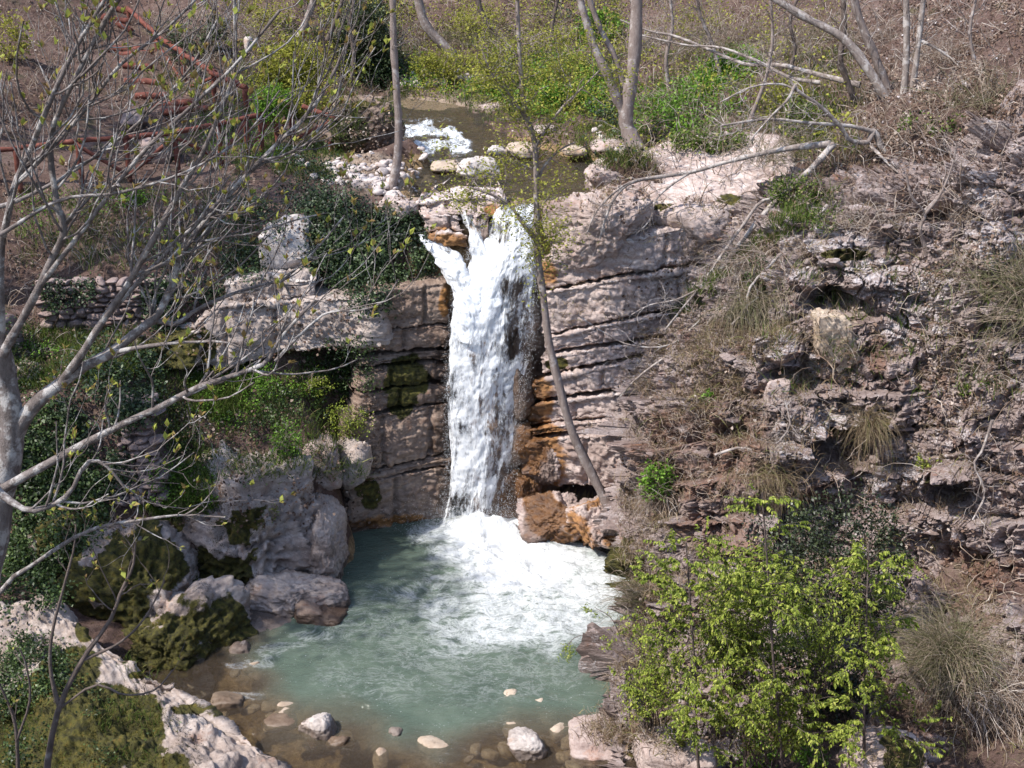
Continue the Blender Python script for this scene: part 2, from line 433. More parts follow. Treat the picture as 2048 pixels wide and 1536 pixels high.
# ------------------------------------------------------------------ the ground: one sheet through surveyed spots
gp = [  # (u, v, Y) spots of the photo with their distance
 (0,330,28.6),(166,373,28.2),(261,362,28.6),(358,352,29),(443,330,29.8),(525,305,30.6),(663,306,31),(600,300,31),
 (250,275,33),(80,260,32.5),(430,232,33.6),(330,160,36.5),(240,70,40.5),(220,5,44),(50,160,34),(0,60,38),(110,60,39),
 (450,110,38),(540,40,42),(600,190,36),(560,235,34),(700,310,30.5),
 (150,430,27.3),(300,450,26.8),(30,480,26.6),(100,520,25.9),(200,562,25.0),(330,556,25.0),(200,660,24.3),(50,655,24.2),(330,650,24.5),
 (150,705,23.3),(100,765,22.4),(250,705,23.4),(0,760,22.5),
 (100,805,21.8),(100,1080,20.9),(250,805,21.9),(250,1050,21.0),(-60,800,21.8),(-60,1080,20.6),(100,1180,19.6),
 (450,750,24.2),(600,750,24.3),(720,760,24.5),(400,850,23),(550,870,23.1),(330,900,22.4),(420,960,22),(330,1050,21.1),(640,860,23.3),
 (250,1200,19.9),(180,1290,18.9),(460,620,24.9),(560,600,25.0),(660,590,25.2),(740,560,25.4),
 (480,470,26.2),(620,400,26.9),(740,415,26.0),(680,360,28.2),(780,385,26.6),(840,390,26.2),(700,470,25.7),(820,500,25.6),(600,520,25.7),
 (700,240,33.5),(760,190,40),(870,215,38.5),(980,240,35.5),(1120,270,32.6),(1200,300,30.6),(1230,330,28.6),
 (760,100,43),(870,140,41.5),(1000,170,39),(1000,60,44),(850,0,46.5),(1150,130,38.5),(1150,0,45),(650,60,43),(1300,30,43),
 (1265,303,30),(1350,250,30.6),(1420,190,33),(1500,130,35.2),(1560,60,38),(1560,240,30),(1600,330,27.4),(1700,230,28),(1620,180,31),
 (1900,150,27.6),(2040,80,27.6),(1850,300,24.6),(2040,250,24.2),(1660,425,23.9),(1500,470,24.9),(1400,380,26.5),(1990,10,31),(1750,60,33),
 (1250,400,26.2),(1320,440,25.8),(2200,200,24),(2300,60,27),(-200,300,28),(-250,100,34),(-250,500,25.5)]
gpw = [tuple(x) for x in PP(gp)]
gpw += [(-1.3,26.0,6.1),(0.3,26.0,6.2),(1.5,26.1,6.4),(-1.2,25.6,2.0),(.3,25.6,2.0),(1.5,25.4,2.0),(-1.3,24.9,-1),(.3,24.9,-1),(1.4,24.3,-1),
 (-2.5,25.0,2),(-3.4,24.6,1.5),(-2.6,24.3,-.8),(-3.2,23.7,-.8),
 (-1,23,-1.6),(0,22,-1.8),(0,20,-1.3),(-1.4,20.5,-1.2),(-1,18.6,-.75),(.6,18.6,-.9),(0,17,-.36),(-1.2,17,-.34),(-2.4,17.4,-.34),(-3.2,18.2,-.34),(-3.6,18.9,-.3),(-3.0,19.4,-.5),(-2.2,20.4,-.8),(-3.7,17.6,-.3),(-3.2,16.6,-.3),(1.2,16.4,-.3),(-1,15.4,-.26),(-2.6,16,-.28),(.4,15.2,-.26),
 (-3.0,20.5,-.3),(-3.9,19.6,-.2),(-4.2,18.6,-.2),(-3.4,21.0,-.1),(0,13,-.2),(0,9,-.4),(2,20.5,-1),(2,23,-.6),(2.4,18,-.4),
 (-6,16.4,.3),(-5,14,-.1),(-9,16,2),(-8,12.5,2.1),(-4.5,9.5,2.6),(-5,6,5.3),(-9,7,5.0),(-3,12,.2),(4,6,5.0),(4.5,12,.5),(0,3,4),(-5,2,8.4),(5,2,8.4),(0,0,5),
 (3,20,-.3),(4,18,-.2),(3.4,16,-.2),(8,18,1),(4,21.5,1.0),(6,22,2.4),(8,20.8,2),(12,19.5,3),(6,14,.6),(3.5,14.2,.0),(10,15,2),(4,23.4,2.6),(6.5,23.6,4.4),(9,22.6,4.6),
 (-14,20,6),(-13,24,7),(-20,22,12),(-22,32,14),(-18,14,8),(-30,25,20),(-14,33,8.5),(-16,42,12),(14,24,10),(20,25,15),(20,14,8),(30,25,22),(18,34,16),
 (0,52,14),(-12,52,14),(12,52,17),(0,62,20),(-25,60,24),(25,60,26),(0,78,26),(-40,40,28),(40,40,32),(-40,78,36),(40,78,36),(-40,5,16),(40,5,18)]
gpw = np.array(gpw)
def _ker(a, b):
    return np.sqrt(((a[:, None, :] - b[None, :, :]) ** 2).sum(-1) + 0.05)
_A = np.zeros((len(gpw) + 3,) * 2); _n = len(gpw)
_A[:_n, :_n] = _ker(gpw[:, :2], gpw[:, :2]) - np.eye(_n) * 0.02
_A[:_n, _n] = 1; _A[:_n, _n + 1:] = gpw[:, :2]; _A[_n, :_n] = 1; _A[_n + 1:, :_n] = gpw[:, :2].T
_w = np.linalg.solve(_A, np.concatenate([gpw[:, 2], [0, 0, 0]]))
gx = np.concatenate([np.linspace(-45, -11.3, 34), np.arange(-11, 11, .07), np.linspace(11.3, 45, 34)])
gy = np.concatenate([np.linspace(-2, 13.8, 36), np.arange(14, 34, .07), np.arange(34, 50, .14), np.linspace(50.3, 80, 30)])
GX, GY = np.meshgrid(gx, gy)
q = np.stack([GX.ravel(), GY.ravel()], -1)
GZ = np.concatenate([_ker(c, gpw[:, :2]) @ _w[:_n] + _w[_n] + c @ _w[_n + 1:] for c in np.array_split(q, 40)]).reshape(GX.shape)
# stream course above the fall
SC = np.array([(-.25,25.5,1.9,6.42),(-.2,27,2.1,6.55),(-.05,29,2.35,6.6),(-.5,31,1.9,6.62),(-1.5,33,1.5,6.75),(-2.1,34.6,1.2,6.95),(-2.7,36,1.05,7.1),(-3.9,37.2,.8,7.2),(-5.6,38,.6,7.3),(-8,38.6,.5,7.4)])
SCd = spline(SC, 160)
def stream_at(x, y):
    best = np.full(x.shape, 1e9); w = np.zeros(x.shape); z = np.zeros(x.shape)
    for a in SCd:
        d = np.hypot(x - a[0], y - a[1]); m = d < best
        best[m] = d[m]; w[m] = a[2]; z[m] = a[3]
    return best, w, z
sd, sw, sz = stream_at(GX, GY)
p3 = np.stack([GX, GY, GZ], -1)
amp = 0.10 + .12 * sstep(33, 40, GY) + .2 * sstep(9, 14, np.abs(GX))
fl = sstep(33.5, 30, GY) * sstep(-3.5, -5, GX) * sstep(28, 28.6, GY)      # trodden path behind the fence
amp = amp * (1 - .75 * fl) * (1 - .75 * sstep(1.3, .9, np.hypot((GX + .8) / 4.0, (GY - 19) / 6.5)))
GZ = GZ + amp * fbm(p3 * [1, 1, 0], .8, 5, .55, 3) + .03 * fbm(p3 * [1, 1, 0], 6, 3, .5, 9)
edge = sd + .35 * fbm(p3 * [1, 1, 0], 1.3, 3, .5, 21)
k = sstep(sw * .85, sw * 1.3, edge) + (GY < 25.4)
GZ = np.where(k < 1, (sz - .22) * (1 - k) + GZ * np.clip(k, 0, 1), GZ)
gp3 = np.stack([GX, GY, GZ], -1)
w_ = blob(gp3, [(500, 1235, 160, 75), (440, 1325, 80, 60), (525, 1150, 190, 70), (390, 1180, 80, 60)], .15, 301) * (GY > 15) * (GY < 22.5) * (GX < 0)
GZ = GZ * (1 - w_) + np.minimum(GZ, -.28) * w_
w_ = sstep(18.9, 18.1, GY) * sstep(9.6, 11.2, GY) * sstep(-9.2, -8.0, GX) * sstep(-1.9, -2.6, GX)
GZ = GZ - 1.5 * w_ * sstep(-.6, .1, GZ)
inpool = (np.hypot((GX + .8) / 4.0, (GY - 19.5) / 6.5) < 1.15) & (GZ < .25)
gp3 = np.stack([GX, GY, GZ], -1)
gattr = dict(bed=((inpool | ((k < .6) & (GY > 25.4) & (GY < 37.5))) * 1.0),
             gravel=np.maximum(blob(gp3, [(760, 350, 130, 42), (900, 205, 120, 25), (1230, 285, 60, 30), (690, 320, 60, 40)]), 0) * sstep(0, .1, gp3[..., 2] - 5))
ground = mobj('ground', gp3, quads(len(gy), len(gx)), M['ground'], base=(0, 0, 0), attrs={k_: v_ for k_, v_ in gattr.items()})
tag(ground, 'brown earth hillside and streambed around the gorge', kind='structure')
def gz(x, y):
    x = np.asarray(x, float); y = np.asarray(y, float)
    i = np.clip(np.searchsorted(gx, x) - 1, 0, len(gx) - 2); j = np.clip(np.searchsorted(gy, y) - 1, 0, len(gy) - 2)
    fx = (x - gx[i]) / (gx[i + 1] - gx[i]); fy = (y - gy[j]) / (gy[j + 1] - gy[j])
    return GZ[j, i] * (1 - fx) * (1 - fy) + GZ[j, i + 1] * fx * (1 - fy) + GZ[j + 1, i] * (1 - fx) * fy + GZ[j + 1, i + 1] * fx * fy

# ------------------------------------------------------------------ rock layers and boulders
def rock_layer(name, top, bot, material, parent, depth=.9, seed=0, joints=(), amp=.09, bulge=.02, res=.03, stain=(), moss=(), wet=(), label=None, rnd=.055, pale_wt=.6):
    T = PP(top); B = PP(bot)
    d = np.gradient(T, axis=0); out = norm(np.stack([d[:, 1], -d[:, 0], 0 * d[:, 0]], -1)); out = np.where(out[:, 1:2] > 0, -out, out)
    h = np.linalg.norm(T - B, axis=1, keepdims=True); r = np.minimum(rnd, h * .3); dn = np.array([0, 0, -1.0])
    def row(a): return np.concatenate([a[:1] - out[:1] * depth, a, a[-1:] - out[-1:] * depth])
    rows = [T - out * depth, T - out * r * 2.2, T - out * r * .25, T + dn * r, T * .66 + B * .34 + out * bulge, T * .33 + B * .67 + out * bulge * .8, B - dn * r, B - out * r * .3, B - out * r * 2.5, B - out * depth]
    rows = [row(a) for a in rows]
    L = np.linalg.norm(np.diff(T, axis=0), axis=1).sum()
    nu = int(np.clip(L / res, 20, 170)) + 8; nvf = int(np.clip(h.mean() / res, 8, 60))
    t = np.concatenate([np.linspace(0, 1, 5)[:-1], np.linspace(1, 3, 9)[:-1], np.linspace(3, 6, nvf)[:-1], np.linspace(6, 8, 7)[:-1], np.linspace(8, 9, 4)])
    A = crom(np.array(rows), t)
    nc = A.shape[1]
    tu = np.concatenate([np.linspace(0, 1, 5)[:-1], np.linspace(1, nc - 2, nu), np.linspace(nc - 2, nc - 1, 5)[1:]])
    g = crom(A.transpose(1, 0, 2), tu).transpose(1, 0, 2)
    N = gnormals(g)
    if (N[len(t) // 2, :, 1].mean()) > 0: N = -N
    s = seed * 17.3
    D = amp * fbm(g + s, .9, 5, .55, seed) - .035 * np.abs(fbm(g * [1, 1, 2.2] + s, 4.2, 4, .6, seed + 3)) + .020 * fbm(g + s, 11, 4, .65, seed + 5)
    D = D - .045 * sstep(.30, .12, np.abs(fbm(g * [.5, .5, 1] + s, 3.0, 3, .5, seed + 8)) * 2) * .6      # small bedding cracks
    blk = np.floor((g[..., 0] * .8 + g[..., 1] * .5) * 1.7 + 1.2 * fbm(g, .7, 2, .5, seed + 31))
    jb = np.interp(t, [0, 1.6, 3, 9], [.15, .3, 1, 1])[:, None]
    D = D + jb * amp * .7 * (h3(blk, blk * 0, np.floor(g[..., 2] * 2.2 + .5 * fbm(g, .9, 2, .5, seed + 33)), seed) - .5)
    b2 = np.floor((g[..., 0] + .3 * g[..., 1]) * 4.2 + 1.1 * fbm(g, 1.6, 3, .55, seed + 35)); q2 = np.floor(g[..., 2] * 9 + (g[..., 0] * 1.1) + .8 * fbm(g, 1.2, 3, .5, seed + 36))
    D = D + jb * .05 * (h3(b2, b2 * 0, q2, seed + 4) ** 1.5 - .4)
    sc = np.clip((tu - 1) / max(nc - 3, 1), 0, 1)[None, :]
    wob = .012 * fbm(g, 2.2, 3, .5, seed + 40)
    jm = np.interp(t, [0, 2.2, 3.2, 6, 7, 9], [0, 0, 1, 1, .3, 0])[:, None]
    for j in joints: D = D - .13 * jm * np.exp(-((sc + wob - j) * L / .045) ** 2)
    g = g + N * D[..., None]
    rowt = np.interp(t, [0, 1, 2.6, 3.4, 9], [1, 1, 1, 0, 0])[:, None] + 0 * D  # ledge tops paled: wear, plus sunlit tops put into the colour
    at = dict(pale_wt=rowt * pale_wt, stain=blob(g, stain) if stain else np.zeros(D.shape), moss=blob(g, moss) if moss else np.zeros(D.shape), wet=blob(g, wet) if wet else np.zeros(D.shape))
    o = mobj(name, g, quads(g.shape[0], g.shape[1]), material, parent, attrs=at)
    if label: o['label'] = label
    return o
ICO = {}
def ico(n):
    if n not in ICO:
        bm = bmesh.new(); bmesh.ops.create_icosphere(bm, subdivisions=n, radius=1)
        V = np.array([v.co for v in bm.verts]); F = np.array([[v.index for v in f.verts] for f in bm.faces]); bm.free(); ICO[n] = (V, F)
    return ICO[n]
def rock_verts(c, rad, seed, sub=5, tilt=0.0, yaw=0.0, planes=7, chisel=.8, amp=.12, fine=.045, block=3.0):
    V, F = ico(sub); r = np.random.default_rng(seed)
    p = V / (np.abs(V) ** block).sum(1, keepdims=True) ** (1 / block)
    for k in range(planes):
        n = norm(r.normal(size=3)); h = r.uniform(.62, .95)
        d = np.maximum(p @ n - h, 0); p = p - (d * chisel)[:, None] * n
    p = p * np.array(rad)
    ct, st = math.cos(tilt), math.sin(tilt); cy, sy = math.cos(yaw), math.sin(yaw)
    p = p @ np.array([[ct, 0, -st], [0, 1, 0], [st, 0, ct]]); p = p @ np.array([[cy, sy, 0], [-sy, cy, 0], [0, 0, 1]])
    m = min(rad); nn = norm(p); q = p + seed * 3.1
    p = p + nn * (m * amp * fbm(q / m, .9, 4, .55, seed) - m * fine * np.abs(fbm(q / m, 4.5, 4, .6, seed + 2)) * 1.6 + m * fine * .7 * fbm(q / m, 14, 3, .6, seed + 4) - m * fine * 1.5 * sstep(.10, .0, np.abs(fbm(q / m * [1, 1, 1.5], 1.7, 3, .55, seed + 6))) + m * fine * 1.2 * (h3(*(np.floor(q / m * [2.2, 2.2, 3.2] + .5 * fbm(q / m, 1.4, 2, .5, seed + 7)[:, None]).T), seed) - .5))[:, None]
    return p + np.array(c), F
def boulder(name, label, cat, u, v, hu, hv, Y, depth, seed, material, sub=5, tilt=0, yaw=0, moss=(), stain=(), wet=(), group=None, parent=None, wetline=None, **kw):
    c = P(u, v, Y); m = float(mpp(u, v, Y))
    V, F = rock_verts(c, (hu * m, depth, hv * m * 1.03), seed, sub, tilt, yaw, **kw)
    at = dict(moss=blob(V, moss, .6) if moss else np.zeros(len(V)), stain=.9 * blob(V, stain, .8) if stain else np.zeros(len(V)), wet=blob(V, wet) if wet else np.zeros(len(V)))
    if wetline is not None: at['wet'] = np.maximum(at['wet'], sstep(wetline + .10, wetline + .02, V[:, 2]))
    o = mobj(name, V, F, material, parent, attrs=at)
    if parent is None: tag(o, label, cat, group)
    return o

# ---- left wall of the gorge
lc = empty('cliff', (-3.5, 25, 0)); tag(lc, 'shaded layered rock wall to the left of the waterfall', kind='structure')
lb = [(560, 590, 24.75, 24.2), (645, 668, 24.72, 24.15), (694, 712, 24.68, 24.05), (722, 742, 24.62, 23.95), (760, 788, 24.58, 23.85), (800, 838, 24.52, 23.75), (903, 950, 24.45, 23.62), (927, 972, 24.36, 23.5), (1062, 1105, 24.4, 23.6)]
for i in range(8):
    a, b = lb[i], lb[i + 1]
    def at(L, u, dv=0): s = (905 - u) / 205.0; return (u, L[0] + (L[1] - L[0]) * s + dv, L[2] + (L[3] - L[2]) * s - .04 * (i % 2))
    us = [907 - 6 * (i % 3), 850, 790, 730, 690] if i > 4 else [905 - 5 * (i % 2), 860, 810, 765, 715]
    if i == 0: us = [893, 860, 825, 790, 740]
    rock_layer('rock_layer', [at(a, u, 3) for u in us], [(u, v - 3, Y + .02) for (u, v, Y) in [at(b, u) for u in us]], M['layered'], lc, seed=20 + i, pale_wt=.25, joints=[(.33,), (.5, .8), (.42,), (.25, .66), (.55,), (.2, .6), (), (.5,)][i],
               amp=.06, bulge=.05, stain=[(890, 610, 14, 36), (790, 1045, 110, 20)], moss=[(805, 760, 45, 60), (800, 800, 30, 40), (740, 990, 30, 40)], wet=[(900, 850, 35, 260), (760, 1080, 160, 50)])
# bright rock band with the dark overhang, and the thin shelf above it
rock_layer('rock_layer', [(385,655,24.0),(440,618,23.95),(500,608,24.0),(560,606,24.05),(610,602,24.1),(680,600,24.15),(770,596,24.25)], [(378,716,23.95),(440,728,23.88),(500,722,23.9),(560,708,23.92),(620,700,23.98),(680,692,24.08),(770,678,24.2)], M['lime_shade'], lc, seed=41, joints=(.2, .47), amp=.12, bulge=.06, depth=1.3, pale_wt=.2, moss=[(400, 690, 40, 40), (335, 700, 60, 50)], label='bright jutting rock band over the grassy ledge')
rock_layer('rock_layer', [(455,566,24.5),(520,556,24.4),(580,556,24.4),(630,560,24.5)], [(455,600,24.4),(520,598,24.3),(580,598,24.3),(632,600,24.4)], M['lime_shade'], lc, seed=42, joints=(.5,), amp=.07, depth=.9)
rock_layer('rock_layer', [(270,690,23.6),(330,676,23.6),(392,668,23.6)], [(270,735,23.5),(330,738,23.5),(392,730,23.5)], M['lime_shade'], lc, seed=43, amp=.09, depth=.9, moss=[(330, 700, 80, 50)])

# ---- rock behind and between the falls
fw = empty('fall_ledge', (0, 26, 0)); tag(fw, 'wet ledge rock behind and between the streams of the waterfall', kind='structure')
g = surf([PP([(800, 395, 26.3), (880, 398, 26.1), (960, 400, 26.1), (1040, 400, 26), (1110, 400, 25.9)]), PP([(810, 470, 25.5), (880, 500, 25.75), (960, 500, 25.5), (1040, 470, 25.4), (1110, 470, 25.5)]),
          PP([(840, 560, 25.2), (890, 570, 25.6), (960, 580, 25.0), (1040, 560, 25.0), (1110, 560, 25.2)]), PP([(860, 700, 25.0), (900, 700, 24.9), (970, 700, 24.75), (1050, 690, 24.8), (1110, 690, 25.2)]),
          PP([(870, 850, 24.9), (910, 850, 24.75), (970, 850, 24.6), (1050, 850, 24.6), (1110, 850, 25)]), PP([(880, 1075, 24.8), (910, 1075, 24.6), (970, 1075, 24.3), (1050, 1065, 24.2), (1110, 1075, 24.6)])], 200, 90)
N = gnormals(g); N = np.where(N[..., 1:2] > 0, -N, N)
g = g + N * (.10 * fbm(g, 1.6, 5, .55, 60) - .05 * np.abs(fbm(g, 5, 3, .5, 61)))[..., None]
mobj('rock_face', g, quads(200, 90), M['layered'], fw, attrs=dict(stain=blob(g, [(895, 470, 40, 30), (1050, 1000, 60, 60)]), moss=np.zeros(g.shape[:2]), wet=blob(g, [(960, 800, 140, 420)])))
rock_layer('rock_layer', [(835,405,25.7),(900,398,25.55),(960,396,25.5),(1010,400,25.55)], [(838,432,25.55),(900,428,25.35),(960,430,25.3),(1008,424,25.4)], M['lime'], fw, seed=62, joints=(.3, .62), amp=.06, depth=1.4, res=.03, stain=[(985, 420, 20, 15)])
rock_layer('rock_layer', [(848,432,25.35),(880,430,25.2),(905,430,25.2),(922,432,25.3)], [(855,468,25.25),(880,466,25.1),(908,466,25.1),(928,470,25.2)], M['lime'], fw, seed=63, joints=(.6,), amp=.06, depth=.8, res=.025, stain=[(900, 462, 40, 18)])
rock_layer('rock_layer', [(860,470,25.15),(885,466,25.0),(910,468,25.0),(932,474,25.15)], [(872,488,25.15),(890,490,25.0),(915,490,25.0),(938,500,25.15)], M['lime'], fw, seed=64, amp=.05, depth=.8, res=.025, stain=[(890, 478, 60, 25)])
rock_layer('rock_layer', [(945,428,25.2),(965,424,25.1),(985,428,25.2)], [(955,478,25.1),(968,482,25.0),(976,470,25.1)], M['lime'], fw, seed=65, amp=.06, depth=.7, res=.025, wet=[(975, 460, 20, 40)])
for (u, v, hu, hv, Y, dp, sd_) in [(1032, 615, 38, 95, 25.15, .5, 66), (1046, 780, 26, 62, 24.5, .42, 67), (1044, 880, 30, 50, 24.5, .45, 68), (1046, 700, 20, 40, 24.75, .3, 69)]:
    boulder('rock', '', '', u, v, hu, hv, Y, dp, sd_, M['layered'], 5, parent=fw, wet=[(u, v, 200, 200)], stain=[(1048, 880, 20, 40)])

# ---- sunlit tilted layers right of the fall
rc = empty('cliff', (3, 25, 0)); tag(rc, 'sunlit tilted rock layers to the right of the waterfall', kind='structure')
rb = [(522, 478, 25.1, 24.9), (578, 548, 24.95, 24.6), (674, 636, 24.85, 24.35), (708, 682, 24.75, 24.15), (752, 714, 24.6, 23.95), (800, 776, 24.5, 23.75), (852, 832, 24.4, 23.55), (868, 856, 24.25, 23.35), (972, 972, 24.3, 23.3)]
for i in range(8):
    a, b = rb[i], rb[i + 1]
    def at(L, u, dv=0):
        s = (u - 1060) / 200.0; Y = L[2] + (L[3] - L[2]) * (s if s < 1 else 1 - .12 * (s - 1)) + .22 * max(s - 1, 0)
        return (u, L[0] + (L[1] - L[0]) * s + dv, Y)
    u0 = [1090, 1084, 1092, 1086, 1062, 1052, 1050, 1054][i]; u1 = [1530, 1530, 1500, 1470, 1420, 1370, 1330, 1320][i]
    us = np.linspace(u0, u1, 6)
    lip = [4, 10, 7, 10, 12, 10, 6, 14][i]
    top = [at(a, u, lip) for u in us]; bot = [(u, v - 3, Y + .05) for (u, v, Y) in [at(b, u) for u in us]]
    top = [(u, v, Y - .13) for (u, v, Y) in top]
    rock_layer('rock_layer', top, bot, M['lime'], rc, seed=80 + i, joints=[(.55,), (.62,), (.28,), (.7,), (.4,), (.3,), (), (.45,)][i], pale_wt=.42, amp=[.10, .07, .06, .06, .07, .07, .04, .11][i], bulge=.01, depth=1.3,
               stain=[(1078, 770, 42, 26), (1075, 808, 38, 24), (1070, 850, 40, 20), (1095, 860, 45, 12), (1085, 930, 60, 60), (1095, 540, 25, 35)], moss=[(1110, 730, 25, 15)], wet=[(1055, 800, 28, 260)])
for (u, v, hu, hv, Y, dp, sd_, st) in [(1050, 985, 30, 62, 24.35, .5, 95, [(1050, 985, 50, 90)]), (1112, 1030, 78, 50, 23.6, .7, 96, [(1095, 1040, 80, 60)]), (1188, 1042, 72, 58, 23.1, .8, 97, [(1165, 1060, 50, 56), (1225, 1080, 40, 16)]), (1085, 925, 40, 45, 24.25, .5, 98, [(1060, 915, 26, 45)]), (1245, 1010, 60, 50, 22.9, .8, 99, [])]:
    o = boulder('rock', '', '', u, v, hu, hv, Y, dp, sd_, M['lime'], 6, parent=rc, stain=st, wet=[(u - 25, v + 15, 60, 60)] if u < 1120 else [], wetline=.08, amp=.20, planes=9, chisel=1.0, block=4, fine=.06)

# ---- shale cliff on the right
sc_rows = [
 [(1470,470,24.6),(1560,430,23.9),(1650,402,23.5),(1750,385,23.3),(1850,362,23.0),(1950,332,22.7),(2060,302,22.4),(2300,250,22)],
 [(1400,600,23.7),(1520,560,22.6),(1640,530,22.2),(1760,510,22.0),(1860,500,21.8),(1960,480,21.5),(2070,460,21.2),(2330,420,21)],
 [(1310,720,23.3),(1450,700,22),(1590,680,21.5),(1720,670,21.4),(1840,660,21.2),(1950,650,20.8),(2080,640,20.4),(2350,610,20)],
 [(1262,850,22.7),(1400,840,21.2),(1550,830,20.8),(1700,820,20.8),(1830,820,20.5),(1950,810,20.1),(2085,800,19.6),(2370,790,19.2)],
 [(1250,980,21.8),(1390,980,20.5),(1550,980,20.2),(1700,980,20.2),(1830,980,19.9),(1955,980,19.5),(2090,970,18.9),(2390,960,18.4)],
 [(1246,1100,20.7),(1380,1120,19.7),(1540,1130,19.5),(1700,1130,19.6),(1835,1130,19.3),(1960,1130,18.8),(2095,1130,18.2),(2400,1130,17.6)],
 [(1268,1220,19.45),(1370,1260,18.6),(1520,1280,18.4),(1690,1280,18.4),(1835,1280,18.1),(1965,1280,17.7),(2100,1280,17.2),(2410,1280,16.6)],
 [(1262,1340,17.75),(1340,1390,17.3),(1500,1420,17.0),(1680,1430,16.9),(1830,1430,16.7),(1970,1430,16.4),(2110,1430,16),(2420,1430,15.4)],
 [(1246,1440,16.45),(1320,1530,16.0),(1480,1580,15.6),(1660,1600,15.4),(1830,1600,15.2),(1980,1600,14.9),(2120,1600,14.5),(2440,1600,14)],
 [(1236,1560,15.4),(1310,1640,15.4),(1480,1700,15),(1660,1720,14.8),(1830,1720,14.6),(1980,1720,14.3),(2120,1720,13.9),(2460,1720,13.4)]]
rows = []
for r_ in sc_rows:
    w = PP(r_); w0 = w[0] + np.array([.7, 1.6, -.1]); rows.append(np.concatenate([[w0], w]))
rows = np.array(rows); back = rows[0] + np.array([0, 1.6, .15]); rows = np.concatenate([[back], rows])
NV, NU = 600, 520
g = surf(rows, NV, NU); g0 = g
N = gnormals(g); N = np.where(N[..., 1:2] > 0, -N, N)
H = norm(N * [1, 1, .25])
ss = g[..., 0] * .95 - g[..., 1] * .3
_u, _v = proj(g)
_c = np.linalg.lstsq(np.concatenate([g.reshape(-1, 3), np.ones((g.size // 3, 1))], 1), _v.ravel(), rcond=None)[0]
zz = g[..., 2] + .55 * (_c[0] / _c[2]) * g[..., 0] + .55 * (_c[1] / _c[2]) * g[..., 1] + .17 * fbm(g, .75, 4, .55, 70)
D = .30 * fbm(g, .45, 4, .5, 71) + .26 * fbm(g * [1.5, 1.5, .32], .8, 4, .55, 75) - .16 * sstep(.07, 0, np.abs(fbm(g * [1.2, 1.2, .25], .9, 3, .5, 76))) + .17 * fbm(g * [1.3, 1.3, .7], 1.7, 4, .6, 77)
for (th, wd, am, sd_) in ((1.05, 1.15, .38, 1), (.36, .50, .19, 2), (.11, .24, .085, 3), (.045, .12, .035, 4)):
    b = zz / th + .9 * vnoise(np.stack([zz * 0, zz * 0, zz / th * .37], -1), sd_) + .40 * fbm(g, .5 / th, 2, .5, sd_ + 60)
    bi = np.floor(b); f = b - bi
    cf = (ss + .35 * wd * fbm(g, 1.2 / wd, 3, .6, sd_ + 5)) / (wd * (.55 + .9 * h3(bi, bi * 0, bi * 0, sd_))) + 7 * h3(bi, bi, bi, sd_ + 9)
    ci = np.floor(cf); cf = cf - ci
    hv_ = h3(bi, ci, ci * 0, sd_ + 20)
    if sd_ == 1: D = D + .52 * (f - .5) * (.75 + .8 * fbm(g, .5, 2, .5, 91)); led = sstep(.12, .0, f) + sstep(.9, 1, f)
    D = D + am * (hv_ ** 1.4 - .4) - am * .35 * sstep(.10, .0, f) + am * .18 * (f - .5) - am * .55 * sstep(.05, .0, np.minimum(cf, 1 - cf))
D = D + .022 * fbm(g, 11, 3, .6, 79)
def dent(sp):
    u, v = proj(g); r_ = np.zeros(u.shape)
    for (a, b, ru, rv, d) in sp:
        e = np.sqrt(((u - a) / ru) ** 2 + ((v - b) / rv) ** 2) + .25 * fbm(g, 2.2, 3, .5, 78)
        r_ = r_ + d * sstep(1.1, .6, e)
    return r_
D = D - dent([(1650, 604, 62, 26, .85), (1705, 618, 40, 20, .5), (1690, 905, 80, 42, .85), (1900, 990, 48, 36, .8), (1560, 752, 50, 16, .45), (1830, 420, 40, 12, .3), (1500, 640, 30, 120, .25), (1455, 900, 60, 50, .2), (1720, 1230, 60, 50, .35), (1660, 1400, 60, 60, .35)])
D = D + dent([(1670, 560, 120, 26, .36), (1540, 690, 55, 40, .38), (1660, 680, 75, 60, .12), (1700, 852, 85, 18, .36), (1900, 945, 52, 14, .36), (1480, 1090, 60, 40, .25), (1980, 460, 60, 110, .25)])
shale_g = g + H * D[..., None]
at = dict(pale_wt=.60 * blob(g, [(1665, 690, 70, 40), (1860, 620, 80, 90), (1800, 960, 70, 90), (1590, 545, 60, 20), (1980, 460, 70, 120), (1700, 840, 70, 20), (1500, 1110, 60, 40), (1560, 690, 40, 40), (1920, 860, 60, 30), (1640, 480, 90, 30), (1760, 560, 60, 40), (1880, 1080, 80, 40), (1380, 880, 40, 50), (1590, 860, 40, 30), (1500, 1180, 80, 40)], .7, 88), stain=.70 * blob(g, [(1950, 1150, 130, 60), (1760, 700, 30, 50), (1400, 900, 140, 130), (1450, 1060, 110, 80), (1640, 990, 60, 30), (1930, 1240, 90, 40), (1480, 850, 60, 40)]), moss=blob(g, [(1690, 510, 50, 12), (1760, 850, 20, 40), (1880, 960, 30, 14), (1260, 1130, 30, 60)]), wet=np.zeros(D.shape))
shale = mobj('shale_cliff', shale_g, quads(NV, NU), M['shale'], base=(6, 20, 0), attrs=at, smooth=False)
tag(shale, 'steep crumbling cliff of thin grey shale beds', kind='structure')

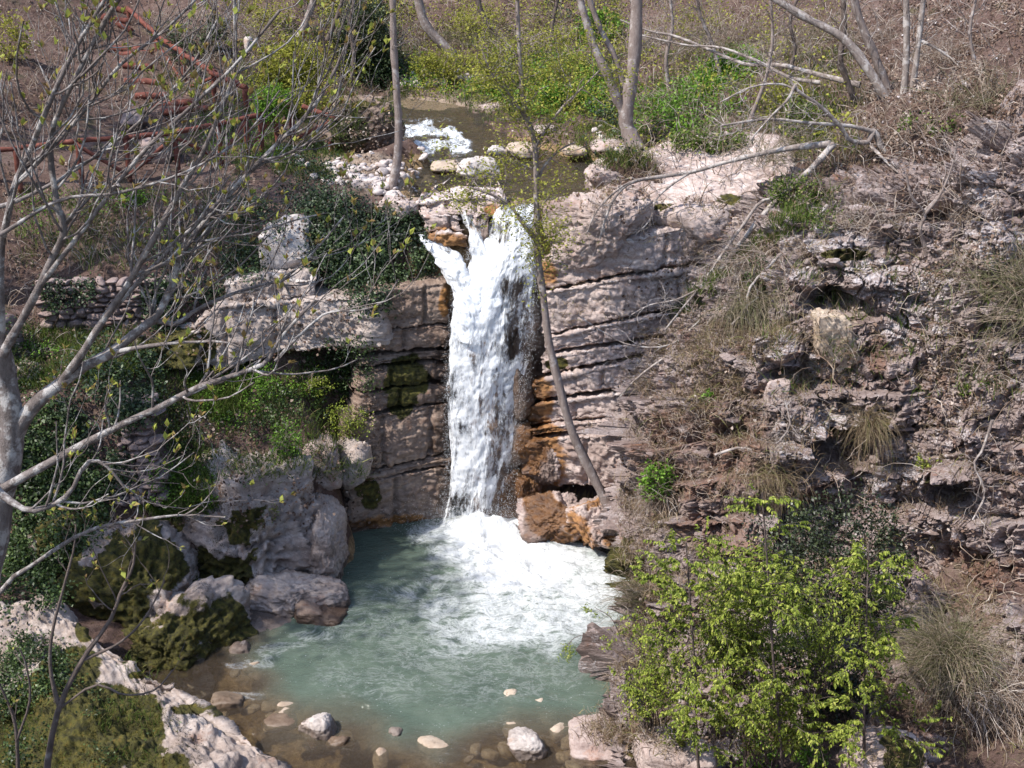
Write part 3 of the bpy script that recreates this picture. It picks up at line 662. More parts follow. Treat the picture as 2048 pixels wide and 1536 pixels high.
# ---- near left slab with moss
srows = [
 [(-120,1200,18.5),(60,1225,18.2),(140,1256,17.8),(230,1310,17.3),(330,1372,16.8),(420,1432,16.3),(490,1490,15.65),(560,1560,14.85)],
 [(-120,1255,18.0),(60,1275,17.7),(130,1320,17.2),(215,1375,16.6),(305,1430,15.95),(385,1490,15.3),(455,1548,14.7),(530,1620,14.0)],
 [(-120,1340,17.0),(50,1350,16.6),(115,1400,16.1),(190,1450,15.5),(270,1510,14.9),(350,1570,14.3),(420,1630,13.7),(500,1700,13.0)],
 [(-120,1450,16.0),(40,1460,15.6),(100,1510,15.0),(170,1560,14.5),(250,1620,13.9),(330,1680,13.3),(400,1740,12.7),(480,1800,12.2)],
 [(-120,1600,15.0),(30,1610,14.5),(90,1660,13.9),(150,1710,13.4),(230,1770,12.9),(310,1830,12.3),(380,1890,11.8),(460,1950,11.3)]]
srw = [PP(r_) for r_ in srows]; srw = [srw[0] + np.array([.1, .5, -1.1]), srw[0] + np.array([.02, .12, -.12])] + srw
g = surf(srw, 190, 260)
N = gnormals(g); N = np.where(N[..., 2:3] < 0, -N, N)
al = g @ np.array([.62, -.74, -.25]); cr = g @ np.array([.74, .62, .2])
D = .20 * fbm(g, .9, 5, .6, 101) + .05 * fbm(np.stack([al * .6, cr * 3, g[..., 2]], -1), 1.6, 4, .55, 102) - .03 * np.abs(fbm(np.stack([al * .5, cr * 2.4, al * 0], -1), 4, 3, .5, 103))
mo_ = blob(g, [(190, 1460, 130, 110), (130, 1350, 90, 60), (320, 1535, 80, 50), (60, 1490, 140, 120), (270, 1470, 60, 60)], .95)
D = D + mo_ * (.05 * np.abs(fbm(g, 5, 4, .6, 104)) + .025 * fbm(g, 15, 3, .6, 105))
g = g + N * D[..., None]
slab = mobj('rock_slab', g, quads(190, 260), M['lime_shade'], attrs=dict(pale_wt=np.zeros(D.shape), moss=blob(g, [(190, 1460, 130, 110), (130, 1350, 90, 60), (320, 1535, 80, 50), (60, 1490, 140, 120), (270, 1470, 60, 60), (380, 1560, 40, 30), (400, 1418, 60, 14), (165, 1262, 20, 22), (300, 1350, 50, 8)]), stain=np.zeros(D.shape), wet=sstep(.10, .0, g[..., 2])))
slab_g = g
tag(slab, 'broad sloping mossy slab in the bottom left corner of the pool', 'rock')

# ---- broad pale bedrock beside the upper stream
brow = [[(1190,338,28.2),(1270,320,28.2),(1360,298,28.6),(1450,283,28.8),(1550,276,28.6)], [(1180,358,27.2),(1270,345,27.0),(1370,328,27.2),(1460,315,27.2),(1565,310,27)],
 [(1200,385,26.6),(1290,382,26.2),(1390,366,26.2),(1480,355,26.2),(1580,345,26)], [(1240,408,26.1),(1310,420,25.7),(1400,412,25.5),(1490,398,25.5),(1590,378,25.4)], [(1245,445,26.0),(1315,460,25.6),(1405,455,25.4),(1495,435,25.4),(1600,410,25.3)]]
bw = [PP(r_) + np.array([0, 0, .12]) for r_ in brow]; bw = [bw[0] + np.array([0, .5, -.6])] + bw + [bw[-1] + np.array([0, .5, -.3])]
bw = [np.concatenate([r_[:1] + np.array([.1, .2, -.7]), r_, r_[-1:] + np.array([.4, .2, -.7])]) for r_ in bw]
g = surf(bw, 150, 190); N = gnormals(g); N = np.where(N[..., 2:3] < 0, -N, N)
D = .12 * fbm(g, .8, 4, .5, 111) - .05 * np.abs(fbm(g * [.6, 1.6, 1], 2.2, 4, .6, 112)) - .10 * sstep(.10, 0, np.abs(fbm(g * [.4, 1, 1], .9, 3, .5, 113))) + .02 * fbm(g, 12, 3, .6, 114)
g = g + N * D[..., None]
br_ = mobj('bedrock_slab', g, quads(150, 190), M['lime'], attrs=dict(pale_wt=np.full(D.shape, .42), moss=.8 * blob(g, [(1480, 400, 50, 12), (1330, 415, 40, 10)]), stain=np.zeros(D.shape), wet=np.zeros(D.shape)))
tag(br_, 'broad pale bedrock slab sloping beside the upper stream', 'rock', kind='thing')
# ------------------------------------------------------------------ water
def pool_mat():
    m = mat('pool_water'); t = NT(m); p = t.pos()
    foam = t.attr('foam'); deep = t.attr('deep')
    warp = t.n('ShaderNodeVectorMath', operation='MULTIPLY_ADD')
    nz = t.n('ShaderNodeTexNoise'); nz.inputs['Scale'].default_value = .8; nz.inputs['Detail'].default_value = 3; t.l(p, nz.inputs['Vector'])
    t.l(nz.outputs['Color'], warp.inputs[0]); warp.inputs[1].default_value = (1.1, 1.1, 0); t.l(p, warp.inputs[2])
    pv = t.scalev(warp.outputs[0], (1, 1.7, 1))
    a = t.noise(pv, 2.2, 8, .68); b = t.noise(pv, 7, 6, .7)
    rid = t.math('SUBTRACT', 1.0, t.math('MULTIPLY', t.math('ABSOLUTE', t.math('SUBTRACT', a, .5)), 7))
    rid2 = t.math('SUBTRACT', 1.0, t.math('MULTIPLY', t.math('ABSOLUTE', t.math('SUBTRACT', b, .5)), 6))
    tex = t.math('ADD', t.math('MULTIPLY', a, .55), t.math('ADD', t.math('MULTIPLY', rid, .30), t.math('MULTIPLY', rid2, .30)))
    ff = t.smooth(t.math('ADD', t.math('MULTIPLY', foam, 1.5), t.math('MULTIPLY', tex, .95)), .86, 1.78)
    sp_ = t.math('MULTIPLY', t.smooth(t.noise(t.scalev(p, (1, 1.5, 1)), 26, 3, .6), .66, .71), t.smooth(t.noise(p, 1.6, 4, .6), .42, .62))
    ff = t.math('MAXIMUM', ff, t.math('MULTIPLY', t.math('MULTIPLY', sp_, deep), .75))
    body = t.ramp(t.noise(p, 1.1, 4, .6), [(.3, (.062, .088, .068)), (.7, (.100, .130, .100))])
    body = t.mixc(deep, (.17, .125, .085), body)
    dif = t.n('ShaderNodeBsdfDiffuse'); t.l(body, dif.inputs[0])
    trn = t.n('ShaderNodeBsdfTransparent'); trn.inputs[0].default_value = (.78, .76, .66, 1)
    mx = t.n('ShaderNodeMixShader'); t.l(t.math('ADD', .17, t.math('MULTIPLY', deep, .77)), mx.inputs[0]); t.l(trn.outputs[0], mx.inputs[1]); t.l(dif.outputs[0], mx.inputs[2])
    rip = t.math('ADD', t.noise(t.scalev(p, (1, 1.6, 1)), 3.5, 6, .65, .8), t.math('MULTIPLY', t.noise(t.scalev(p, (1, 1.4, 1)), 11, 5, .65, .6), .45))
    bm_ = t.bump(rip, .55, .12)
    gl = t.n('ShaderNodeBsdfGlossy'); gl.inputs['Roughness'].default_value = .06; t.l(bm_, gl.inputs['Normal'])
    fr = t.n('ShaderNodeFresnel'); fr.inputs[0].default_value = 1.33; t.l(bm_, fr.inputs['Normal'])
    m2 = t.n('ShaderNodeMixShader'); t.l(fr.outputs[0], m2.inputs[0]); t.l(mx.outputs[0], m2.inputs[1]); t.l(gl.outputs[0], m2.inputs[2])
    fo = t.n('ShaderNodeBsdfPrincipled'); fo.inputs['Base Color'].default_value = (.74, .76, .77, 1); fo.inputs['Roughness'].default_value = .7
    t.l(t.bump(t.math('ADD', t.noise(p, 8, 6, .7), t.noise(p, 26, 4, .7)), .9, .06), fo.inputs['Normal'])
    m3 = t.n('ShaderNodeMixShader'); t.l(ff, m3.inputs[0]); t.l(m2.outputs[0], m3.inputs[1]); t.l(fo.outputs[0], m3.inputs[2]); t.l(m3.outputs[0], t.out.inputs[0])
    return m
M['pool'] = pool_mat()
px_, py_ = np.linspace(-6.5, 4.2, 340), np.linspace(9, 24.9, 420)
X, Y_ = np.meshgrid(px_, py_)
p3 = np.stack([X, Y_, X * 0], -1)
imp = G(960, 1050); c2 = G(1090, 1150); c3 = G(1190, 1170)
def ell(c, rx, ry): return np.sqrt(((X - c[0]) / rx) ** 2 + ((Y_ - c[1]) / ry) ** 2)
wob = .28 * fbm(p3, .9, 4, .6, 201)
foam = np.maximum.reduce([1.05 * sstep(1.6, .3, ell(imp + [.25, -.3, 0], 1.2, 1.05) + wob), .88 * sstep(1.8, .05, ell(G(1045, 1115), 1.6, 1.5) + wob), .56 * sstep(1.7, .1, ell(c3, 1.35, 1.9) + wob), .50 * sstep(1.4, .2, ell(G(1050, 1220), 2.6, 1.9) + wob)])
uu, vv = proj(p3)
line = blob(p3, [(560, 1300, 50, 14), (500, 1330, 50, 8), (620, 1270, 30, 8), (480, 1390, 40, 8)], .8, 205)
foam = np.maximum(foam, .25 * line)
foam = np.maximum(foam, .21 * sstep(1.5, .6, ell(G(920, 1270), 2.8, 2.4) + wob))
deep = sstep(1510, 1405, vv + 40 * fbm(p3, .7, 3, .5, 203)) * sstep(440, 560, uu + 40 * fbm(p3, .8, 3, .5, 204) + (1300 - vv) * .3)
rough_ = sstep(2.2, .2, ell(c2, 1.6, 1.6))
Zw = .012 * fbm(p3 * [1, 1.6, 1], 1.6, 4, .55, 207) +   .055 * rough_ * fbm(p3, 1.5, 4, .6, 208) + .16 * sstep(1.2, .1, ell(imp + [.1, -.2, 0], .9, .7)) * (1 + .9 * fbm(p3, 2.5, 3, .6, 209)) + .05 * foam * fbm(p3, 4.5, 3, .6, 210)
pq = quads(len(py_), len(px_)); pc = np.stack([X.ravel(), Y_.ravel()], -1)[pq].mean(1); pq = pq[pc[:, 0] < np.where(pc[:, 1] < 19.3, 2.15, 3.2)]
pool = mobj('pool_water', np.stack([X, Y_, Zw], -1), pq, M['pool'], base=(0, 19, 0), attrs=dict(foam=foam, deep=deep))
tag(pool, 'turquoise plunge pool churning white below the fall', kind='structure')

def stream_mat():
    m = mat('stream_water'); t = NT(m); p = t.pos(); foam = t.attr('foam')
    a = t.noise(t.scalev(p, (1.6, 1.0, 1)), 5, 8, .75, .6)
    ff = t.smooth(t.math('ADD', foam, t.math('MULTIPLY', t.math('SUBTRACT', a, .5), 1.9)), .42, 1.12)
    trn = t.n('ShaderNodeBsdfTransparent'); trn.inputs[0].default_value = (.80, .74, .60, 1)
    dif = t.n('ShaderNodeBsdfDiffuse'); dif.inputs[0].default_value = (.085, .075, .055, 1)
    mx = t.n('ShaderNodeMixShader'); mx.inputs[0].default_value = .34; t.l(trn.outputs[0], mx.inputs[1]); t.l(dif.outputs[0], mx.inputs[2])
    bm_ = t.bump(t.noise(t.scalev(p, (1.4, .9, 1)), 5, 6, .7, .8), 1.0, .2)
    gl = t.n('ShaderNodeBsdfGlossy'); gl.inputs['Roughness'].default_value = .05; t.l(bm_, gl.inputs['Normal'])
    fr = t.n('ShaderNodeFresnel'); fr.inputs[0].default_value = 1.33; t.l(bm_, fr.inputs['Normal'])
    m2 = t.n('ShaderNodeMixShader'); t.l(fr.outputs[0], m2.inputs[0]); t.l(mx.outputs[0], m2.inputs[1]); t.l(gl.outputs[0], m2.inputs[2])
    fo = t.n('ShaderNodeBsdfPrincipled'); fo.inputs['Base Color'].default_value = (.80, .84, .87, 1); fo.inputs['Roughness'].default_value = .6
    m3 = t.n('ShaderNodeMixShader'); t.l(ff, m3.inputs[0]); t.l(m2.outputs[0], m3.inputs[1]); t.l(fo.outputs[0], m3.inputs[2]); t.l(m3.outputs[0], t.out.inputs[0])
    return m
M['stream'] = stream_mat()
cl = spline(SC, 150); nx = norm(np.stack([np.gradient(cl[:, 1]), -np.gradient(cl[:, 0])], -1))
ac = np.linspace(-1.5, 1.5, 60)
sx = cl[:, None, 0] + nx[:, None, 0] * cl[:, None, 2] * ac[None]; sy = cl[:, None, 1] + nx[:, None, 1] * cl[:, None, 2] * ac[None]
szz = cl[:, None, 3] + 0 * sx
s3 = np.stack([sx, sy, szz], -1)
sf = np.clip(1.25 * blob(s3, [(850, 288, 85, 24), (835, 264, 70, 18), (885, 266, 55, 15)], .5, 220) + .55 * blob(s3, [(1110, 400, 45, 14), (860, 240, 60, 10)], .5, 221), 0, 1)
s3[..., 2] += .02 * fbm(s3 * [1.3, .8, 0], 2.2, 3, .5, 222) + .07 * sf * fbm(s3 * [1, 1, 0], 3.5, 3, .6, 223)
stream = mobj('stream_water', s3, quads(150, 60), M['stream'], base=(0, 30, 6.6), attrs=dict(foam=.75 * sf))
tag(stream, 'shallow brown stream with a small white rapid above the fall', kind='structure')

def fall_mat():
    m = mat('falling_water'); t = NT(m); p = t.pos()
    fl = t.n('ShaderNodeCombineXYZ'); t.l(t.attr('fs'), fl.inputs[0]); t.l(t.attr('ft'), fl.inputs[1]); fv = fl.outputs[0]
    st = t.noise(t.scalev(fv, (1, .15, 1)), 9, 8, .68, .8); s2 = t.noise(t.scalev(fv, (1, .22, 1)), 28, 5, .72, .6); s3_ = t.noise(t.scalev(fv, (1, .6, 1)), 3.0, 5, .65)
    k = t.math('ADD', t.math('MULTIPLY', st, .5), t.math('ADD', t.math('MULTIPLY', s2, .3), t.math('MULTIPLY', s3_, .35)))
    al = t.smooth(t.math('ADD', t.attr('dens'), t.math('MULTIPLY', t.math('SUBTRACT', k, .56), 4.2)), .25, 1.0)
    col = t.ramp(k, [(.38, (.50, .54, .61)), (.50, (.76, .79, .84)), (.62, (.90, .92, .94)), (.8, (.96, .97, .98))])
    d = t.n('ShaderNodeBsdfDiffuse'); t.l(col, d.inputs[0]); bp = t.bump(k, .8, .045); t.l(bp, d.inputs['Normal'])
    tr = t.n('ShaderNodeBsdfTranslucent'); t.l(col, tr.inputs[0])
    mx = t.n('ShaderNodeMixShader'); mx.inputs[0].default_value = .3; t.l(d.outputs[0], mx.inputs[1]); t.l(tr.outputs[0], mx.inputs[2])
    g_ = t.n('ShaderNodeBsdfGlossy'); g_.inputs['Roughness'].default_value = .3; t.l(bp, g_.inputs['Normal'])
    mg = t.n('ShaderNodeMixShader'); mg.inputs[0].default_value = .06; t.l(mx.outputs[0], mg.inputs[1]); t.l(g_.outputs[0], mg.inputs[2])
    tp = t.n('ShaderNodeBsdfTransparent')
    m3 = t.n('ShaderNodeMixShader'); t.l(al, m3.inputs[0]); t.l(tp.outputs[0], m3.inputs[1]); t.l(mg.outputs[0], m3.inputs[2]); t.l(m3.outputs[0], t.out.inputs[0])
    return m
M['fall'] = fall_mat()
fall = empty('waterfall', (0, 24.5, 0)); tag(fall, 'tall white waterfall dropping in one column into the pool', kind='structure')
def fall_sheet(name, L, Rr, bulge, dens, seed, nv=220, nu=90, amp=.06, thin=0):
    """sheet between a left and a right edge, bowed outwards across its width"""
    Lw, Rw = PP(L), PP(Rr); n = len(Lw)
    rows = []
    for a, b in zip(Lw, Rw):
        w = np.linalg.norm(b - a)
        rows.append([a + np.array([0, .22, 0]), a, a * .72 + b * .28 - [0, bulge * min(w, 1), 0], a * .5 + b * .5 - [0, bulge * 1.25 * min(w, 1), 0], a * .28 + b * .72 - [0, bulge * min(w, 1), 0], b, b + np.array([0, .22, 0])])
    g = surf(rows, nv, nu)
    tt = np.linspace(0, 1, nv)[:, None] + np.zeros((1, nu)); su = np.linspace(-1, 1, nu)[None, :] + np.zeros((nv, 1))
    ln = np.linalg.norm(np.diff(g[:, nu // 2], axis=0), axis=1); ft = np.concatenate([[0], np.cumsum(ln)])[:, None] + 0 * su
    wd = np.linalg.norm(g[:, -1] - g[:, 0], axis=1)[:, None]; fs = su * wd * .5 + seed * 3
    q = np.stack([fs, ft * .3, 0 * fs], -1)
    N = gnormals(g); N = np.where(N[..., 1:2] > 0, -N, N)
    g = g + N * (amp * fbm(q, 3.2, 4, .6, seed) + amp * .5 * fbm(np.stack([fs, ft, 0 * fs], -1), 1.7, 4, .6, seed + 1) + amp * .5 * fbm(np.stack([fs, ft * .6, 0 * fs], -1), 9, 4, .65, seed + 2))[..., None]
    u, v = proj(g)
    dn = dens(u, v) * (.35 + .65 * sstep(0, .09, tt + .05 * fbm(q * [3, 0, 0], 2, 3, .6, seed + 9))) * sstep(1.0, .80 - thin, np.abs(su) + .12 * fbm(q * [0, 4, 0] + np.sign(su)[..., None] * 7, 1.3, 3, .6, seed + 2)) - .25 * sstep(.6, 1, np.abs(su))
    mobj(name, g, quads(nv, nu), M['fall'], fall, attrs=dict(fs=fs, ft=ft, dens=dn))
Z1 = lambda u, v: np.ones(u.shape)
def dmain(u, v):
    d = np.ones(u.shape) * 1.02
    veil = sstep(985, 1012, u - (v - 560) * .02) * sstep(530, 580, v) * sstep(770, 700, v)
    hole = sstep(1.2, .5, np.sqrt(((u - 1000) / 26) ** 2 + ((v - 462) / 34) ** 2))
    d = d - .52 * veil - .55 * hole
    d = d - .30 * sstep(700, 760, v) * sstep(960, 1000, v) - .22 * sstep(640, 700, v)
    d = d - .28 * sstep(960, 1010, u) * sstep(780, 820, v)
    return d
fall_sheet('water_curtain', [(1000,410,25.55),(992,425,25.3),(972,470,25.05),(948,520,24.75),(925,575,24.5),(910,625,24.3),(905,680,24.2),(901,740,24.12),(899,810,24.07),(905,880,24.02),(904,950,23.98),(898,1010,23.92),(884,1060,23.85)],
  [(1066,408,25.55),(1069,425,25.35),(1069,470,25.1),(1068,520,24.8),(1067,575,24.65),(1065,625,24.55),(1062,680,24.45),(1048,740,24.3),(1034,810,24.2),(1026,880,24.12),(1016,950,24.05),(1006,1010,23.98),(1012,1060,23.9)], .16, dmain, 301, 320, 130, .034)
fall_sheet('water_strand', [(838,468,25.2),(855,495,25.0),(880,535,24.75),(905,580,24.5),(915,630,24.25),(912,680,24.1)], [(866,466,25.25),(895,492,25.0),(928,535,24.7),(952,585,24.45),(975,640,24.2),(970,690,24.08)], .16, lambda u, v: .92 - .5 * sstep(640, 690, v), 311, 110, 50, .06)
fall_sheet('water_strand', [(922,418,25.25),(934,450,25.08),(944,490,24.9),(946,540,24.7),(940,600,24.45),(930,660,24.2)], [(938,416,25.25),(952,450,25.08),(968,490,24.88),(985,540,24.65),(1000,600,24.4),(990,660,24.15)], .12, lambda u, v: .85 - .5 * sstep(620, 660, v) - .25 * sstep(470, 440, v), 321, 90, 40, .05)
# loose white drops thrown off the fall and off the splash
r_ = np.random.default_rng(5); Nd = 13000
vv_ = np.concatenate([r_.uniform(440, 1040, 6000), r_.normal(1050, 28, 7000)])
ul = np.interp(vv_, [440, 520, 600, 700, 800, 950, 1040], [960, 930, 905, 897, 890, 893, 880]); ur = np.interp(vv_, [440, 520, 600, 700, 800, 950, 1040], [1070, 1070, 1070, 1062, 1045, 1028, 1020])
sg = r_.random(Nd) < .5; uu_ = np.where(sg, ul + r_.normal(4, 6, Nd), ur + r_.normal(-4, 9, Nd)); sp = np.arange(Nd) >= 6000; uu_ = np.where(sp, r_.normal(960, 75, Nd), uu_)
Yd = np.interp(vv_, [440, 600, 800, 1100], [25.0, 24.3, 24.0, 23.7]) - r_.random(Nd) * .35
cd = P(uu_, vv_, Yd); rr = r_.uniform(.0012, .0045, Nd)[:, None, None]
oc = np.array([[1, 0, 0], [-1, 0, 0], [0, 1, 0], [0, -1, 0], [0, 0, 1.5], [0, 0, -1.5]], float); of = np.array([[0, 2, 4], [2, 1, 4], [1, 3, 4], [3, 0, 4], [2, 0, 5], [1, 2, 5], [3, 1, 5], [0, 3, 5]])
def foam_mat():
    m = mat('white_drops'); t = NT(m); t.principled((.9, .92, .94), .5, None, .3); return m
M['drops'] = foam_mat()
tag(mobj('spray', (cd[:, None, :] + oc[None] * rr).reshape(-1, 3), (np.arange(Nd)[:, None, None] * 6 + of[None]).reshape(-1, 3), M['drops'], base=(0, 24, 0)), 'white water drops flying off the waterfall', kind='stuff')

# ------------------------------------------------------------------ boulders, each its own thing
B_ = boulder
B_('boulder', 'big mossy boulder on the stream bank beside the end of the wooden fence', 'boulder', 722, 248, 84, 62, 31.8, 1.0, 401, M['layered'], 6, moss=[(740, 208, 60, 14), (700, 265, 40, 40)], wet=[(745, 262, 95, 60)], planes=9, amp=.08)  # wet mask here darkens the front face: its shade put into the colour
B_('boulder', 'white sunlit rock standing in the shallow stream above the fall', 'rock', 958, 346, 46, 30, 28.9, .45, 402, M['pale'], 5, wetline=6.62, planes=8)
B_('boulder', 'flat grey rock barely above water beside the white stream rock', 'rock', 895, 333, 34, 10, 29.4, .5, 403, M['riverstone'], 4, wetline=6.62)
B_('boulder', 'small pale rock in mid stream behind the yellow-green branches', 'rock', 992, 302, 20, 9, 31.5, .4, 404, M['pale'], 4, wetline=6.6)
B_('boulder', 'grey rounded rock at the far side of the upper pool', 'rock', 1045, 302, 34, 16, 31.2, .5, 405, M['riverstone'], 4, wetline=6.62)
B_('boulder', 'large blocky brown boulder at the right lip of the waterfall', 'boulder', 1200, 442, 114, 76, 25.35, .95, 406, M['lime'], 6, tilt=-.10, planes=9, amp=.12, fine=.05, block=3.4)
B_('boulder', 'small round-topped pale rock on the big blocky lip boulder', 'rock', 1212, 352, 42, 26, 26.6, .4, 407, M['lime'], 5)
B_('boulder', 'angular rock under the fallen trunk below the pale bedrock slab', 'rock', 1390, 445, 75, 42, 25.4, .7, 409, M['lime'], 5, tilt=.1)
B_('boulder', 'lichened pale block standing amid dark ivy on the left bank', 'rock', 572, 495, 50, 62, 25.7, .45, 410, M['pale'], 5, block=5, planes=4, amp=.06)
B_('boulder', 'narrow grey block below the lichened pale block', 'rock', 598, 572, 28, 32, 24.9, .4, 411, M['lime_shade'], 5, block=5, planes=3)
B_('boulder', 'pale flat-topped rock above the ivy at the left lip of the fall', 'rock', 792, 412, 48, 18, 25.9, .5, 412, M['lime'], 5)
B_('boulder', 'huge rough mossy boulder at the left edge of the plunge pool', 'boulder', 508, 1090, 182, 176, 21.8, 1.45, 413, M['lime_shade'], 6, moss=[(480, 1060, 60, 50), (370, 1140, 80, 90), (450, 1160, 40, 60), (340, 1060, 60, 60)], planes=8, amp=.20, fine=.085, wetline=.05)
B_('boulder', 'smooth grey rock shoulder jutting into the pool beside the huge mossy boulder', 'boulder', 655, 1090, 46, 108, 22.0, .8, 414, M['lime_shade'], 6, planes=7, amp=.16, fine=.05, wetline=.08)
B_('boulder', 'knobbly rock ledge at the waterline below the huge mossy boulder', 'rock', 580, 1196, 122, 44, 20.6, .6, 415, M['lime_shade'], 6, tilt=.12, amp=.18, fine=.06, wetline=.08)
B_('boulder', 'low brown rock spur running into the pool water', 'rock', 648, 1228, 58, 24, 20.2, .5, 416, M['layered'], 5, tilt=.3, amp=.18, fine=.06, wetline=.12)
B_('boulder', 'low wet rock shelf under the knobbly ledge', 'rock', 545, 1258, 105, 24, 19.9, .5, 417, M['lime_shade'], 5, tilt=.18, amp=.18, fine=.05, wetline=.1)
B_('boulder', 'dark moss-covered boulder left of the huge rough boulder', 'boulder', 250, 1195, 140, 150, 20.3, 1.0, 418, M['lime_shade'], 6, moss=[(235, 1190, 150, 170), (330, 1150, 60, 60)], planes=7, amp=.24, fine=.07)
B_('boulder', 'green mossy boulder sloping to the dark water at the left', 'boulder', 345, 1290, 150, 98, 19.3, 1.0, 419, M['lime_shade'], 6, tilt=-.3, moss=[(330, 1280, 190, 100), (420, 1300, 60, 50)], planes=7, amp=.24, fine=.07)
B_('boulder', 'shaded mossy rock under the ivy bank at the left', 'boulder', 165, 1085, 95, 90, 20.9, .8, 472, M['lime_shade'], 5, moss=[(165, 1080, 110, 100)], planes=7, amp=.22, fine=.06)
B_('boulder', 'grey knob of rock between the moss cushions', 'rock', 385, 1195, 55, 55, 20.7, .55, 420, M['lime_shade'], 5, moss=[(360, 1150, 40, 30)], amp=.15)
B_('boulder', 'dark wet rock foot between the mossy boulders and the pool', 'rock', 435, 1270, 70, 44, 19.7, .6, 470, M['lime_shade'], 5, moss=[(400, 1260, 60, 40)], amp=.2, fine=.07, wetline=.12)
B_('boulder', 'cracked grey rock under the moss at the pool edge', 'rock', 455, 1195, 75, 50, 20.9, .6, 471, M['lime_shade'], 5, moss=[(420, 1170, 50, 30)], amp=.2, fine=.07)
B_('boulder', 'small dark stone in the shallows under the mossy bank', 'stone', 484, 1304, 23, 20, 19.0, .18, 421, M['lime_shade'], 4, wetline=.05)
B_('boulder', 'layered pale block above the left wall of the pool', 'rock', 648, 922, 42, 52, 23.2, .5, 422, M['lime'], 5, block=5, planes=4, amp=.09, fine=.05)
B_('boulder', 'rounded grey block beside the layered pale block', 'rock', 706, 925, 36, 46, 23.4, .5, 423, M['lime_shade'], 5, block=4, planes=5, amp=.08)
B_('boulder', 'pinkish rock at the left edge beside the grey tree trunk', 'rock', 2, 675, 32, 50, 23.3, .5, 424, M['wallstone'], 4, block=5)
B_('boulder', 'round pale stone lying in the grass under the old wall', 'stone', 50, 742, 28, 18, 22.7, .25, 425, M['lime_shade'], 4)
B_('boulder', 'rock poking from the path behind the fence rails', 'rock', 320, 300, 40, 26, 30.2, .5, 426, M['wallstone'], 4)
B_('boulder', 'small rock at the foot of the steps', 'rock', 268, 238, 26, 18, 33.2, .4, 427, M['wallstone'], 4)
B_('boulder', 'white-topped stone leaning in the shallows at the bottom of the pool', 'stone', 634, 1462, 36, 38, 16.6, .27, 428, M['pale'], 5, tilt=-.5, wetline=.10, planes=8, stain=[(620, 1490, 20, 12)])
B_('boulder', 'low stone touching the white-topped leaning stone', 'stone', 676, 1484, 24, 13, 16.35, .15, 429, M['riverstone'], 4, tilt=-.3, wetline=.05)
B_('boulder', 'small tan stone alone in the shallows', 'stone', 792, 1468, 15, 12, 16.55, .11, 430, M['pale'], 4, wetline=.03)
B_('boulder', 'rounded white stone with a green wet foot in the shallows', 'stone', 1054, 1492, 40, 30, 16.15, .3, 431, M['pale'], 5, wetline=.10, planes=6)
B_('boulder', 'flat yellowish stone lying just under the shallow water', 'stone', 868, 1490, 36, 12, 16.3, .2, 432, M['riverstone'], 4, wetline=-.5)
B_('boulder', 'dark low rock breaking the water at the lower left', 'stone', 560, 1447, 36, 14, 16.9, .25, 433, M['riverstone'], 4, wetline=.3)
B_('boulder', 'brown sunken rock beside the mossy slab', 'stone', 455, 1408, 32, 22, 17.4, .3, 434, M['riverstone'], 4, wetline=.3)
B_('boulder', 'pale jutting block at the right shore of the shallows', 'rock', 1212, 1486, 74, 36, 16.4, .55, 435, M['lime'], 5, block=5, tilt=-.08, planes=5, amp=.09, fine=.05, moss=[(1270, 1490, 30, 40)])
B_('boulder', 'second pale block under the leafy saplings at the right shore', 'rock', 1345, 1505, 85, 36, 15.9, .55, 436, M['lime'], 5, block=5, tilt=.18, planes=5, amp=.10, fine=.05)
B_('boulder', 'mossy rock at the bottom edge below the saplings', 'rock', 1760, 1530, 90, 46, 14.7, .6, 437, M['lime'], 5, moss=[(1790, 1520, 50, 40)], block=4)
B_('boulder', 'smooth tan slab face in the upper shale cliff', 'rock', 1668, 668, 46, 70, 21.45, .3, 438, M['riverstone'], 5, tilt=-.5, block=6, planes=14, chisel=1.0, amp=.10, fine=.08)
B_('boulder', 'pair of pale broken blocks under the grey shale overhang', 'rock', 1558, 782, 28, 26, 21.05, .3, 439, M['lime'], 4, block=7, tilt=.1, planes=10, chisel=1.0)
B_('boulder', 'grey angular rock at the foot of the thin pale trunks', 'rock', 1842, 176, 20, 14, 27.4, .4, 440, M['lime_shade'], 4)
B_('boulder', 'weathered grey outcrop at the right edge of the picture', 'rock', 2040, 240, 30, 75, 23.6, .5, 441, M['shale'], 5, block=5, planes=6)
B_('boulder', 'white stone glimpsed through the pale green bushes', 'stone', 598, 163, 26, 12, 37.5, .3, 442, M['pale'], 4)
B_('boulder', 'little white rock high in the bushes above the steps', 'stone', 497, 88, 9, 15, 39.0, .2, 443, M['pale'], 3)
for k, (u, v, hu, hv, Y, mk) in enumerate([(690, 205, 34, 12, 34, 'gravelstone'), (1000, 217, 50, 12, 37, 'lime'), (1215, 292, 34, 12, 31, 'lime'), (1090, 262, 26, 10, 33, 'lime_shade'), (735, 372, 40, 16, 27.2, 'lime_shade'), (1150, 300, 26, 9, 30.8, 'riverstone')]):
    B_('boulder', ['heap of pale rubble rock behind the big mossy stream boulder', 'long low rock on the far stream bank', 'low rock by the foot of the forked tree', 'dark rock on the bank behind the upper pool', 'grey rock half buried in the gravel bank', 'small rounded stone at the edge of the upper pool'][k], 'rock', u, v, hu, hv, Y, .5, 460 + k, M[mk], 4)

